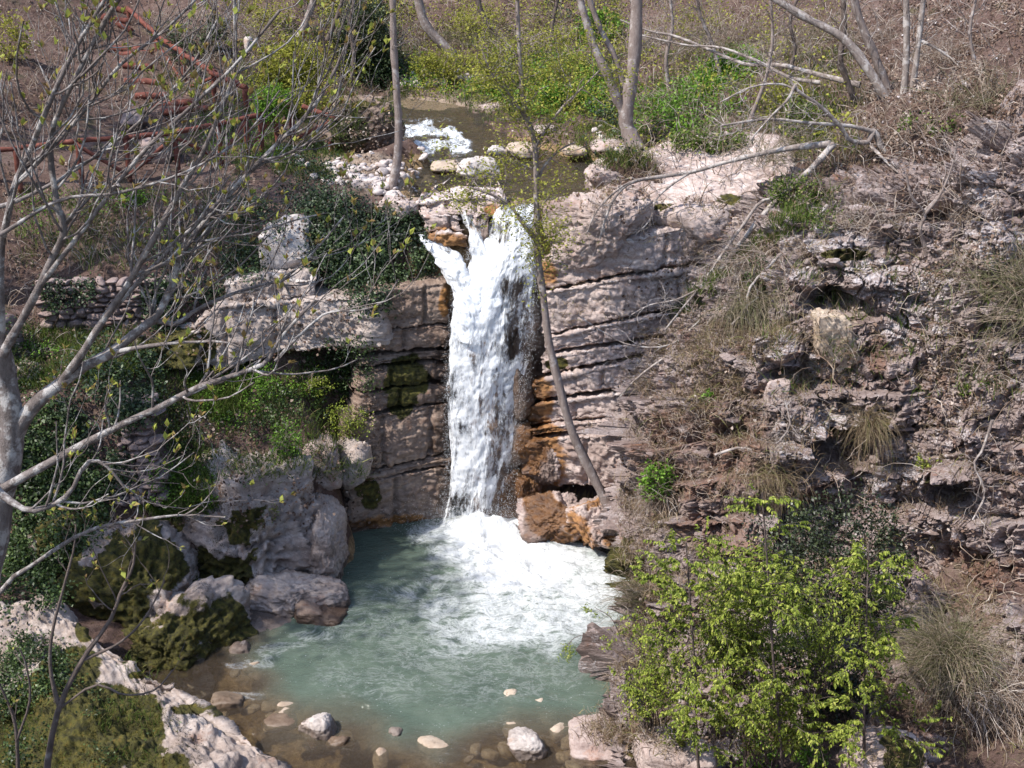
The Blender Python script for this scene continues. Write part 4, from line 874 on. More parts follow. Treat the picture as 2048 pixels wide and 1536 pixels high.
# pebbles on the gravel bank and stones on the bottom of the shallows: every one its own object, meshes shared
def share_rocks(n, mk, seed, sub=2):
    out = []
    for k in range(n):
        V, F = rock_verts((0, 0, 0), (1, .8, .55), seed + k, sub, planes=6, amp=.15, fine=.03)
        out.append(raw_mesh('stone', V, F, M[mk], attrs=dict(moss=np.zeros(len(V)), stain=np.zeros(len(V)), wet=np.zeros(len(V)))))
    return out
PB = share_rocks(8, 'gravelstone', 500); r_ = np.random.default_rng(77)
def pebble(u, v, z, smin, smax, meshes, label, cat, grp, sink=.3, name='stone'):
    p = G(u, v, z); zz_ = float(gz(p[0], p[1])); p = G(u, v, zz_)
    if z - 1 > zz_ or zz_ > z + 1: return
    s = r_.uniform(smin, smax); zz_ = float(gz(p[0], p[1]))
    if name == 'sunken_stone': zz_ = -.05 - s * .95 * r_.uniform(.6, 1.1)
    o = inst(name, meshes[r_.integers(len(meshes))], (p[0], p[1], zz_ + s * .55 * (1 - sink * 2) + .02), (r_.normal(0, .25), r_.normal(0, .25), r_.uniform(0, 6.3)), (s, s * r_.uniform(.75, 1.1), s * r_.uniform(.7, 1.2)))
    tag(o, label, cat, grp, 'thing')
for k in range(190): pebble(r_.normal(755, 52), r_.normal(354, 14), 6.75, .05, .16, PB, 'one of the many pale pebbles on the gravel bank beside the stream', 'pebble', 'pale pebbles of the gravel bank')
for k in range(70): pebble(r_.uniform(800, 1010), r_.normal(206, 7), 7.5, .07, .22, PB, 'one of the grey stones lining the far bank of the stream', 'stone', 'stones along the far stream bank')
for k in range(45): pebble(r_.normal(1225, 32), r_.normal(288, 12), 6.9, .05, .14, PB, 'one of the small stones on the bank by the forked tree', 'stone', 'stones on the bank by the forked tree')
SB = share_rocks(6, 'riverstone', 520, 3)
for k in range(64): pebble(r_.uniform(440, 1150), r_.uniform(1415, 1560), -.2, .06, .24, SB, 'one of the brown sunken stones on the bottom of the shallows', 'stone', 'sunken stones in the shallows', .3, 'sunken_stone')

# ------------------------------------------------------------------ old dry-stone walls, stone by stone
def wall_meshes(n, seed):
    out = []
    for k in range(n):
        V, F = ico(3); V = V[::1]; r = np.random.default_rng(seed + k)
        ex = r.uniform(3.5, 9); p = V / (np.abs(V) ** ex).sum(1, keepdims=True) ** (1 / ex)
        for q_ in range(8):
            nn = norm(r.normal(size=3)); p = p - (np.maximum(p @ nn - r.uniform(.72, 1.0), 0) * 1.0)[:, None] * nn
        p = p + norm(p) * (.10 * fbm(p + k * 5, 1.3, 3, .5, seed + k))[:, None]
        out.append(raw_mesh('stone', p * .5, F, M['wallstone'], attrs=dict(moss=np.full(len(p), .12), stain=np.zeros(len(p)), wet=np.zeros(len(p)))))
    return out
WM = wall_meshes(14, 600); r_ = np.random.default_rng(9)
w1 = empty('dry_stone_wall', P(200, 650, 24.25)); tag(w1, 'old dry-stone wall of brown stones below the fence', 'wall', kind='thing')
z = 4.30; L0, L1 = P(75, 610, 24.2)[0], P(345, 610, 24.4)[0]
while z < 5.25:
    h = r_.uniform(.09, .17); x = L0 + r_.uniform(-.1, .1)
    while x < L1:
        w = r_.uniform(.09, .42)
        inst('stone', WM[r_.integers(14)], (x + w / 2, 24.33 + (x - L0) * .06 + r_.normal(0, .03), z + h / 2 + r_.normal(0, .01)), (r_.normal(0, .08), r_.normal(0, .10), r_.normal(0, .15)), (w * 1.04, .36, h * r_.uniform(.75, 1.35)), w1)
        x += w
    z += h
w2 = empty('dry_stone_wall', P(275, 990, 21.3)); tag(w2, 'upright end of a dry-stone wall beside the ivy-covered bank', 'wall', kind='thing')
zb, zt = 1.75, 3.75; z = zb
while z < zt:
    h = r_.uniform(.08, .15); f = (z - zb) / (zt - zb)
    x0, x1 = P(215 + 40 * f, 900, 21.2)[0], P(305 - 10 * f, 900, 21.2)[0]; x = x0
    while x < x1:
        w = r_.uniform(.10, .36)
        inst('stone', WM[r_.integers(14)], (x + w / 2, 21.25 + f * .2 + r_.normal(0, .025), z + h / 2), (r_.normal(0, .08), r_.normal(0, .12), r_.normal(0, .15)), (w * 1.04, .42, h * r_.uniform(.8, 1.35)), w2)
        x += w
    z += h

# ------------------------------------------------------------------ rustic fences and log steps
def log(name, a, b, rad, parent, seed, ns=9):
    a, b = np.array(a, float), np.array(b, float); K = 8
    PL = a + (b - a) * np.linspace(0, 1, K)[:, None]; r = np.random.default_rng(seed)
    PL = PL + r.normal(0, rad * .10, (K, 3)); RL = rad * (1 + r.normal(0, .05, K)); d = norm(b - a)
    PL = np.concatenate([PL[:1] - d * .001, PL[:1], PL, PL[-1:], PL[-1:] + d * .001]); RL = np.concatenate([[.002], [RL[0] * .9], RL, [RL[-1] * .9], [.002]])
    V, F = tubes(PL[None], RL[None], ns)
    return mobj(name, V, F, M['wood'], parent)
f1 = empty('wooden_fence', P(430, 330, 29.5)); tag(f1, 'red-brown log fence with crossed braces along the edge of the path', 'fence', kind='thing')
posts = [(-60, 395, 310, 27.9), (43, 383, 300, 28.1), (166, 373, 284, 28.2), (261, 362, 277, 28.6), (358, 352, 268, 29.0), (443, 328, 250, 29.8), (497, 310, 238, 30.3), (525, 303, 232, 30.6), (556, 296, 222, 31.0), (586, 290, 214, 31.3), (663, 308, 240, 31.0)]
tops = []
for k, (u, vb, vt, Y) in enumerate(posts):
    a, b = P(u, vb + 6, Y), P(u, vt, Y); b[:2] = a[:2]; tops.append((a, b))
    log('post', a, b, .062, f1, 700 + k)
for k in range(len(posts) - 2): log('rail', tops[k][1] + [-.05, 0, .03], tops[k + 1][1] + [.05, 0, .03], .058, f1, 720 + k)
log('rail', P(605, 212, 31.3), P(672, 237, 31.0), .058, f1, 735)
for k, (i, j) in enumerate([(2, 3), (4, 3), (4, 5), (6, 5), (8, 6), (9, 8), (10, 9)]):
    log('brace', tops[i][1] * .95 + tops[i][0] * .05 + [0, -.07, 0], tops[j][0] * .80 + tops[j][1] * .20 + [0, -.07, 0], .048, f1, 740 + k)
f2 = empty('wooden_fence', P(400, 200, 36)); tag(f2, 'red-brown log handrail climbing beside the earth steps', 'handrail', kind='thing')
hp = [(262, 60, 18, 41.3), (317, 122, 72, 39.0), (371, 180, 108, 36.6), (433, 232, 148, 35.0), (497, 268, 178, 34.0)]
ht = []
for k, (u, vb, vt, Y) in enumerate(hp):
    a, b = P(u, vb + 5, Y), P(u, vt, Y); b[:2] = a[:2]; ht.append((a, b)); log('post', a, b, .07, f2, 760 + k)
for k in range(4): log('rail', ht[k][1] + [-.05, 0, .04], ht[k + 1][1] + [.05, 0, .03], .075, f2, 770 + k)
log('brace', ht[1][1] + [0, -.08, -.1], ht[2][0] * .8 + ht[2][1] * .2 + [0, -.08, 0], .05, f2, 780)
log('brace', ht[3][1] + [0, -.08, -.1], ht[2][0] * .9 + ht[2][1] * .1 + [0, -.08, 0], .05, f2, 781)
f3 = empty('wooden_fence', P(130, 60, 40)); tag(f3, 'red-brown log fence high up at the left behind the bare branches', 'fence', kind='thing')
fp = [(20, 82, 32, 39.5), (80, 70, 28, 40.0), (140, 62, 22, 40.6), (198, 55, 20, 41.2)]; ft_ = []
for k, (u, vb, vt, Y) in enumerate(fp):
    a, b = P(u, vb + 5, Y), P(u, vt, Y); b[:2] = a[:2]; ft_.append((a, b)); log('post', a, b, .07, f3, 790 + k)
for k in range(3):
    log('rail', ft_[k][1], ft_[k + 1][1], .07, f3, 800 + k); i, j = (k, k + 1) if k % 2 else (k + 1, k)
    log('brace', ft_[i][1] + [0, -.08, -.1], ft_[j][0] * .85 + ft_[j][1] * .15 + [0, -.08, 0], .055, f3, 810 + k)
stp = empty('stairs', P(260, 150, 36)); tag(stp, 'earth steps edged with logs climbing the left slope', 'steps', kind='thing')
for k, (a, b, v, Y) in enumerate([(190, 262, 31, 42.2), (196, 262, 57, 41.0), (203, 266, 79, 40.0), (215, 285, 100, 39.0), (240, 308, 121, 38.0), (240, 305, 146, 37.1), (250, 330, 167, 36.3), (272, 335, 188, 35.5), (302, 392, 208, 34.8), (325, 427, 236, 33.9)]):
    A_, B2 = P(a, v + 4, Y), P(b, v, Y); A_[2] = float(gz(A_[0], A_[1])) + .05; B2[2] = float(gz(B2[0], B2[1])) + .05
    log('step_log', A_, B2, .10, stp, 820 + k)
# ------------------------------------------------------------------ vegetation: rooted where rays through the photo's spots meet the solid ground
bpy.context.view_layer.update()
DG = bpy.context.evaluated_depsgraph_get()
WATER = {'pool_water', 'stream_water', 'spray'}
def cast(u, v, o=None):
    d = ray(u, v)
    if o is not None:
        tgt = CAM + d * (24.0 / d[1]); d = tgt - o; d = d / np.linalg.norm(d)
    ok, loc, nrm, i, ob, m = scene.ray_cast(DG, Vector(CAM if o is None else o), Vector(d))
    if not ok or ob.name in WATER or ob.name.startswith('water_'): return None
    n = np.array(nrm); n = n if n @ d < 0 else -n
    return np.array(loc), n, ob.name
def inside(poly, u, v):
    poly = np.array(poly, float); x, y = poly[:, 0], poly[:, 1]; x2, y2 = np.roll(x, -1), np.roll(y, -1)
    c = ((y > v) != (y2 > v)) & (u < (x2 - x) * (v - y) / (y2 - y + 1e-9) + x)
    return c.sum() % 2 == 1
def hits(poly, n, rng, only=None, shift=1.2, flat=None):
    poly = np.array(poly, float)
    if poly.shape == (2, 2): poly = np.array([poly[0], [poly[1, 0], poly[0, 1]], poly[1], [poly[0, 0], poly[1, 1]]])
    lo, hi = poly.min(0), poly.max(0); P_, N_ = [], []
    k = 0; tries = 0
    while k < n and tries < n * 5:
        tries += 1
        u, v = rng.uniform(lo[0], hi[0]), rng.uniform(lo[1], hi[1])
        if not inside(poly, u, v): continue
        k += 1
        o = None if rng.random() < .7 else CAM + np.array([rng.uniform(-shift, shift), 0, rng.uniform(-.6, .6)])
        h = cast(u, v, o)
        if h is None or (only and not any(h[2].startswith(q_) for q_ in only)): continue
        if h[2].startswith('shale_cliff') and flat is not None and h[1][2] < flat: continue
        P_.append(h[0]); N_.append(h[1])
    return np.array(P_).reshape(-1, 3), np.array(N_).reshape(-1, 3)
def keep_noise(p, n, sc, th, s):
    k = fbm(p, sc, 4, .55, s) > th
    return p[k], n[k]
VR = np.random.default_rng(2024)
UP = np.array([0, 0, 1.0])

def leaf_patch(name, polys, mt, label, cat, per=4, size=(.04, .075), spread=.13, lift=.10, droop=-.2, thr=None, seed=0, kind='stuff', simple=True, only=None):
    P_, N_ = [], []
    for poly, n in polys:
        p, nn = hits(poly, n, VR, only, flat=.22)
        if thr is not None and len(p): p, nn = keep_noise(p, nn, 1.7, thr, seed)
        P_.append(p); N_.append(nn)
    p = np.repeat(np.concatenate(P_), per, 0); nn = np.repeat(np.concatenate(N_), per, 0); n = len(p)
    p = p + VR.normal(0, spread, (n, 3)) * .7 + nn * (VR.random((n, 1)) ** 1.5 * lift * 2.2 + .02)
    ax = norm(rdir(n, VR) * .8 + nn * .35 + UP * droop)
    V, F, a = leaves(p, ax, norm(nn + UP * .5 + rdir(n, VR) * .7), VR.uniform(*size, n), VR.uniform(*size, n) * .85, VR, simple=simple)
    g_ = np.repeat(np.clip(VR.random(n) * .75 + .30 * fbm(p, 2.5, 3, .5, seed + 5) + .12, 0, 1), 4 if simple else 6)
    return tag(mobj(name, V, F, mt, attrs=dict(rnd=g_)), label, cat, None, kind)
def blades(name, polys, mt, label, cat, per=5, ln=(.12, .30), wd=.012, thr=None, seed=0, up=.8, sag=.5, spread=.08, only=None, kind='stuff', K=4, up_n=.5):
    P_, N_ = [], []
    for poly, n in polys:
        p, nn = hits(poly, n, VR, only, flat=.22)
        if thr is not None and len(p): p, nn = keep_noise(p, nn, 1.5, thr, seed)
        P_.append(p); N_.append(nn)
    p = np.repeat(np.concatenate(P_), per, 0); nn = np.repeat(np.concatenate(N_), per, 0); n = len(p)
    p = p + VR.normal(0, spread, (n, 3)) * [1, 1, .3] - nn * .01
    D = norm(UP * up + nn * up_n + rdir(n, VR) * .55)
    PL = shoots(p, D, VR.uniform(*ln, n), K, VR, 0, .25, sag)
    side = norm(np.cross(PL[:, -1] - PL[:, 0], rdir(n, VR))) * wd * VR.uniform(.6, 1.3, (n, 1))
    w = np.linspace(1, .12, K)[None, :, None] * side[:, None, :]
    V = np.stack([PL - w, PL + w], 2).reshape(-1, 3)
    k = np.arange(K - 1)[:, None] * 2; f = np.concatenate([k, k + 1, k + 3, k + 2], 1)
    F = (np.arange(n)[:, None, None] * 2 * K + f[None]).reshape(-1, 4)
    return tag(mobj(name, V, F, mt, attrs=dict(rnd=np.repeat(VR.random(n), 2 * K))), label, cat, None, kind)
def stems(polys, ln, rad, K=6, up=.2, sag=.6, wig=.6, along=None, thr=None, seed=0, only=None, out=.6):
    P_, N_ = [], []
    for poly, n in polys:
        p, nn = hits(poly, n, VR, only, flat=.22)
        if thr is not None and len(p): p, nn = keep_noise(p, nn, 1.2, thr, seed)
        P_.append(p); N_.append(nn)
    p = np.concatenate(P_); nn = np.concatenate(N_); n = len(p)
    D = norm(nn * out + rdir(n, VR) * .6 + UP * up + (np.array(along) if along is not None else 0))
    PL = shoots(p - nn * .02, D, VR.uniform(*ln, n), K, VR, 0, wig, sag)
    return tubes(PL, taper(VR.uniform(*rad, n), K, .35), 3)

# ---- loose shale slabs standing proud of the cliff, each its own piece
SM = []
for k in range(9):
    V, F = ico(2); r = np.random.default_rng(640 + k); p = V / (np.abs(V) ** 8).sum(1, keepdims=True) ** (1 / 8)
    for q_ in range(5):
        nn = norm(r.normal(size=3) * [1, 1, .25]); p = p - (np.maximum(p @ nn - r.uniform(.55, .85), 0))[:, None] * nn
    p = p + .06 * r.normal(size=p.shape)
    SM.append(raw_mesh('slab', p * .5, F, M['shale'], smooth=False, attrs=dict(moss=np.zeros(len(p)), stain=np.full(len(p), .3 * (k % 3 == 0)), wet=np.zeros(len(p)))))
p, nn = hits([(1300, 560), (1640, 440), (2048, 330), (2048, 1350), (1300, 1250)], 330, VR, ['shale_cliff'], .1)
for a_, n_ in list(zip(p, nn))[:295]:
    w = VR.uniform(.10, .40); t_ = VR.uniform(.03, .10)
    inst('slab', SM[VR.integers(9)], a_ - np.array([n_[0], n_[1], 0]) * .05, (VR.normal(.12, .1), VR.normal(0, .1), VR.normal(-.25, .35)), (w, w * VR.uniform(.6, 1), t_), shale)
# ---- loose cover on every slope
LAND = ['ground']; ROCKY = ['shale_cliff', 'slab']
Vd, Fd = stems([(((480, 0), (1720, 160)), 2300), (((0, 0), (480, 260)), 900), (((1250, 120), (2048, 420)), 2600), (((0, 380), (480, 720)), 800), (((650, 130), (1150, 240)), 700)], (.25, .9), (.004, .011), 6, .7, .35, .7, only=LAND)
V2, F2 = stems([([(1490, 500), (1570, 430), (1640, 500), (1570, 620), (1500, 760), (1420, 880), (1290, 900), (1340, 740)], 1800), (((1260, 820), (1560, 1000)), 1300), ([(1240, 960), (1330, 960), (1330, 1500), (1180, 1480), (1240, 1250)], 1500), (((1250, 420), (2048, 1500)), 2000), (((1900, 520), (2048, 780)), 1000)], (.15, .6), (.003, .008), 6, .1, 1.1, .7, only=ROCKY + ['rock', 'boulder'], thr=-.18, seed=4)
V3, F3 = stems([(((1480, 420), (2048, 1300)), 260), (((1250, 0), (2048, 420)), 520), (((500, 0), (1250, 150)), 420)], (.7, 1.8), (.006, .014), 9, .3, .5, .9)
n1, n2 = len(Vd), len(Vd) + len(V2)
Vs = np.concatenate([Vd, V2, V3]); Fs = [Fd, F2 + n1, F3 + n2]
tag(mobj('undergrowth', Vs, Fs, M['dry'], attrs=dict(rnd=np.repeat(VR.random(len(Vs) // 3 + 1), 3)[:len(Vs)])), 'tangle of dry brown stems over the slopes and the cliff', 'undergrowth', None, 'stuff')
leaf_patch('leaf_litter', [(((0, 0), (2048, 420)), 9000), (((0, 420), (760, 1050)), 3000), (((1240, 420), (2048, 1500)), 3200), (((1850, 480), (2048, 820)), 1200), (((1750, 0), (2048, 300)), 2000)], M['litter'], 'brown dead leaves strewn over the slopes', 'leaf litter', 3, (.04, .09), .10, .03, -.1, only=LAND + ROCKY + ['boulder', 'rock'], thr=-.25, seed=6)
blades('grass', [([(380, 760), (500, 740), (500, 830), (440, 850), (390, 820)], 900), ([(270, 930), (420, 930), (430, 1020), (330, 1040), (260, 1010)], 1100), (((300, 740), (740, 960)), 1300), ([(0, 660), (280, 660), (280, 760), (0, 790)], 900), (((480, 270), (680, 360)), 700), (((40, 380), (520, 540)), 700), (((330, 130), (560, 330)), 900)], M['grass'], 'green grass on the ledges and banks of the left side', 'grass', 6, (.12, .32), .008, -.35, 8, only=LAND + ['boulder'])
blades('grass', [(((780, 60), (1180, 245)), 3600), (((1150, 90), (1720, 320)), 4200), (((480, 60), (720, 260)), 900), ([(1590, 400), (1660, 330), (1680, 420), (1480, 520), (1400, 620), (1330, 640)], 1500), (((1150, 250), (1300, 340)), 500), (((1500, 520), (2048, 800)), 700)], M['grass'], 'mixed green and straw grass on the sunny right bank', 'grass', 5, (.12, .34), .008, -.2, 9, only=LAND + ROCKY + ['boulder', 'rock_layer'])
blades('dry_grass', [(((1300, 560), (1620, 1000)), 1500), (((1560, 430), (2048, 1200)), 600), (((1180, 160), (1750, 420)), 1800), (((1250, 420), (2048, 1250)), 3400), ([(1490, 520), (1580, 440), (1580, 640), (1470, 800), (1320, 840)], 1600), (((1100, 480), (1450, 860)), 350), (((650, 60), (1250, 220)), 1500), (((1260, 1080), (2048, 1536)), 1500), ([(1240, 960), (1330, 960), (1330, 1500), (1180, 1480), (1240, 1250)], 1800)], M['drygrass'], 'straw-coloured dry grass on the right slope and cliff', 'dry grass', 5, (.12, .38), .006, -.15, 10, .35, 1.0, only=LAND + ROCKY + ['boulder', 'rock_layer', 'rock'])
# ---- ivy and low green cover
leaf_patch('ivy', [([(612, 405), (700, 390), (745, 420), (835, 425), (862, 480), (872, 545), (815, 560), (790, 610), (735, 620), (700, 600), (640, 570), (612, 520), (622, 470)], 3800)], M['ivy'], 'dark ivy curtain hanging over the rock left of the fall', 'ivy', 5, (.035, .085), .13, .18, -.5, thr=-.32, seed=20)
leaf_patch('ivy', [([(560, 300), (680, 310), (720, 360), (640, 410), (580, 440), (560, 380)], 900), ([(360, 380), (560, 400), (560, 470), (440, 500), (360, 470)], 700), ([(300, 490), (520, 490), (545, 560), (440, 610), (340, 600)], 1200)], M['ivy'], 'dark ivy creeping over the bank below the fence', 'ivy', 4, (.045, .08), .14, .10, -.3, thr=-.1, seed=21)
leaf_patch('ivy', [([(160, 700), (300, 690), (310, 790), (270, 850), (210, 900), (140, 860), (120, 780)], 1700)], M['ivy'], 'dark ivy mound at the top of the old wall end', 'ivy', 5, (.035, .09), .13, .18, -.4, thr=-.25, seed=22)
leaf_patch('ivy', [([(0, 830), (110, 790), (190, 870), (215, 990), (190, 1090), (120, 1130), (0, 1150)], 3000), ([(0, 1130), (110, 1120), (120, 1215), (0, 1230)], 900)], M['ivy_light'], 'glossy ivy covering the steep bank at the left edge', 'ivy', 5, (.03, .09), .13, .16, -.4, thr=-.22, seed=23)
leaf_patch('ivy', [([(0, 1275), (60, 1275), (120, 1310), (150, 1370), (90, 1390), (50, 1430), (0, 1440)], 1300), ([(0, 1440), (40, 1440), (60, 1536), (0, 1536)], 300)], M['ivy_light'], 'low leafy cover on the mossy slab in the bottom left corner', 'ground cover', 4, (.03, .06), .08, .10, -.1, thr=-.2, seed=24)
leaf_patch('ground_cover', [([(590, 690), (740, 680), (745, 760), (700, 800), (600, 740)], 900), ([(500, 760), (640, 800), (640, 900), (560, 920), (500, 860)], 900), (((300, 760), (520, 960)), 900), ([(0, 640), (120, 640), (120, 780), (0, 800)], 500)], M['ivy_light'], 'small-leaved green cover on the ledge under the jutting band', 'ground cover', 4, (.03, .06), .10, .09, .1, thr=-.15, seed=25)
leaf_patch('ground_cover', [([(1300, 200), (1500, 105), (1530, 130), (1420, 200), (1320, 245)], 1500), ([(960, 110), (1200, 110), (1240, 230), (1120, 250), (980, 210)], 2200), ([(1240, 200), (1420, 180), (1500, 230), (1400, 275), (1260, 270)], 1000), ([(800, 130), (1000, 140), (1000, 200), (810, 190)], 700)], M['bright'], 'bright green herbs carpeting the sunny bank behind the stream', 'ground cover', 4, (.05, .10), .12, .12, .3, thr=-.2, seed=26)
leaf_patch('ground_cover', [([(380, 240), (560, 220), (560, 330), (420, 300)], 700), (((40, 390), (360, 480)), 500)], M['bright'], 'green weeds along the edge of the path by the fence', 'ground cover', 4, (.03, .06), .10, .08, .2, thr=0, seed=27)
leaf_patch('shale_scree', [(((1720, 0), (2048, 380)), 1500)], M['chip'], 'grey flakes of shale lying on the scree slope at the upper right', 'scree', 3, (.03, .09), .10, .02, .0, thr=-.05, seed=31, only=LAND)
leaf_patch('foliage', [([(480, 0), (800, 0), (760, 150), (560, 260), (480, 200)], 2600), ([(800, 60), (1250, 20), (1250, 240), (820, 220)], 2600), (((1250, 0), (1720, 330)), 1700), ([(560, 0), (1250, 0), (1250, 60), (560, 60)], 900)], M['lime_leaf'], 'fresh yellow-green spring foliage sprinkled over the slope behind the stream', 'foliage', 5, (.05, .10), .22, .35, .0, thr=.02, seed=33, only=LAND)
leaf_patch('ivy', [([(640, 0), (800, 0), (800, 160), (720, 190), (660, 120)], 1500), ([(1090, 0), (1240, 0), (1180, 60), (1100, 60)], 300), ([(1180, 230), (1240, 230), (1250, 320), (1200, 310)], 250)], M['ivy'], 'dark ivy smothering the slope behind the slim trunk', 'ivy', 5, (.06, .10), .16, .25, -.3, thr=-.15, seed=34, only=LAND)
leaf_patch('ivy', [([(80, 560), (200, 560), (180, 600), (90, 620)], 160), ([(280, 560), (350, 560), (350, 660), (300, 650)], 260), ([(215, 780), (300, 780), (300, 830), (225, 860)], 260), ([(225, 900), (260, 900), (250, 990), (215, 990)], 160)], M['ivy'], 'ivy strands and leaves creeping over the old dry-stone walls', 'ivy', 5, (.04, .08), .10, .10, -.4, seed=35)
leaf_patch('ground_cover', [([(390, 740), (520, 730), (540, 830), (450, 860), (380, 820)], 700), ([(480, 730), (640, 740), (640, 800), (520, 800)], 600), ([(280, 920), (430, 920), (430, 1010), (300, 1010)], 500)], M['bright'], 'fresh green leaves between the grass on the ledge above the mossy boulder', 'ground cover', 3, (.03, .055), .09, .10, .2, thr=-.1, seed=36)
blades('hanging_grass', [(((1500, 520), (2048, 1250)), 220), ([(1260, 700), (1500, 560), (1560, 980), (1280, 1040)], 500)], M['drygrass'], 'dead grass hanging in strands down the cliff faces', 'dry grass', 7, (.25, .65), .005, -.1, 41, .1, 1.6, .05, ROCKY, K=6, up_n=.8)
leaf_patch('ground_cover', [([(60, 1340), (200, 1380), (330, 1480), (300, 1536), (100, 1536), (40, 1440)], 900)], M['ivy_light'], 'scattered small weeds growing in the moss of the corner slab', 'ground cover', 3, (.02, .05), .07, .07, .3, thr=.05, seed=37)
blades('grass', [(((0, 1290), (330, 1536)), 900)], M['grass'], 'short grass tufts in the moss of the corner slab', 'grass', 6, (.05, .16), .005, .0, 42, only=['rock_slab'])
# moss cushions
blades('moss', [(((160, 1010), (460, 1350)), 3000), (((0, 1290), (400, 1536)), 4200), (((400, 1000), (540, 1200)), 700)], leaf_mat('moss_tuft', [(0, (.014, .013, .004)), (.5, (.045, .040, .009)), (1, (.10, .08, .016))], .2, .9, .05), 'olive moss cushions on the shaded rocks at the lower left', 'moss', 4, (.01, .03), .007, -.05, 30, .6, .3, .04, only=['boulder', 'rock_slab', 'ground'], K=3)
M['darkgreen'] = leaf_mat('dark_evergreen_leaf', [(0, (.008, .012, .005)), (.55, (.02, .03, .011)), (.88, (.05, .065, .028)), (1, (.12, .14, .08))], .15, .4, .35)
# ------------------------------------------------------------------ shrubs: each a thing of stems and leaves
def bush(label, u, v, hu, hv, mt, n=1200, size=(.04, .08), Y=None, cat='bush', nst=14, stem_mat='dry', flat=.0, seed=0, hollow=.35, group=None, droop=0.0, name='bush', simple=True):
    """rooted below the spot (u, v); hu, hv are its half sizes in photo pixels"""
    rng = np.random.default_rng(3000 + seed)
    if Y is None and v < 300: n = int(n * 2.4); size = (size[0] * 1.35, size[1] * 1.35)
    if Y is None:
        h = cast(u, v + hv * .7) or cast(u, v)
        if h is None: return
        root = h[0]; c = P(u, v, h[0][1] - .05)
    else:
        c = P(u, v, Y); root = P(u, v + hv, Y)
    m = float(mpp(u, v, c[1])); rad = np.array([hu * m, max(hu, hv) * m * .65, hv * m])
    e = empty(name, root); tag(e, label, cat, group, 'thing')
    P0 = root + rng.normal(0, .12, (nst, 3)) * rad * [1.5, 1, 0]
    tgt = c + rdir(nst, rng) * rad * .75
    tt = np.linspace(0, 1, 6)[None, :, None]
    PL = P0[:, None] * (1 - tt) + tgt[:, None] * tt + rng.normal(0, .05, (nst, 6, 3)) * rad * tt
    RL = taper(np.full(nst, .010), 6, .35)
    p, d, r = offshoots(PL, RL, nst * 6, rng, .3, 1.0, .8)
    S = shoots(p, d, rng.uniform(.2, .55, len(p)) * rad.mean(), 5, rng, .3, .5)
    a = Acc(); a.add(*tubes(PL, RL, 4)); a.add(*tubes(S, taper(np.full(len(S), .005), 5, .4), 3)); V, F, _ = a.out()
    tag(mobj('stems', V, F, M[stem_mat], e, attrs=dict(rnd=np.repeat(rng.random(len(V) // 3 + 1), 3)[:len(V)])), kind='stuff')
    k = rng.integers(0, len(S), n); j = rng.integers(1, 5, n)
    q = S[k, j] + rng.normal(0, .06, (n, 3)) * rad
    far = rng.random(n) < .55; nf = far.sum()
    x = rdir(nf, rng) * (hollow + (1 - hollow) * rng.random((nf, 1)) ** .5); q[far] = c + x * rad * (1 + .28 * fbm(x, 2.3, 3, .6, seed)[:, None])
    ok = (fbm(q, 2.0 / rad.mean() * .5, 3, .5, seed + 7) > -.28); q = q[ok]; n = len(q)
    V, F, b = leaves(q, norm(rdir(n, rng) + UP * (-droop) + (q - c) / rad * .5), norm(UP + rdir(n, rng) * .7), rng.uniform(*size, n), rng.uniform(*size, n) * .6, rng, simple=simple)
    tag(mobj('leaves', V, F, M[mt], e, attrs=dict(rnd=b)), kind='stuff')
    return e
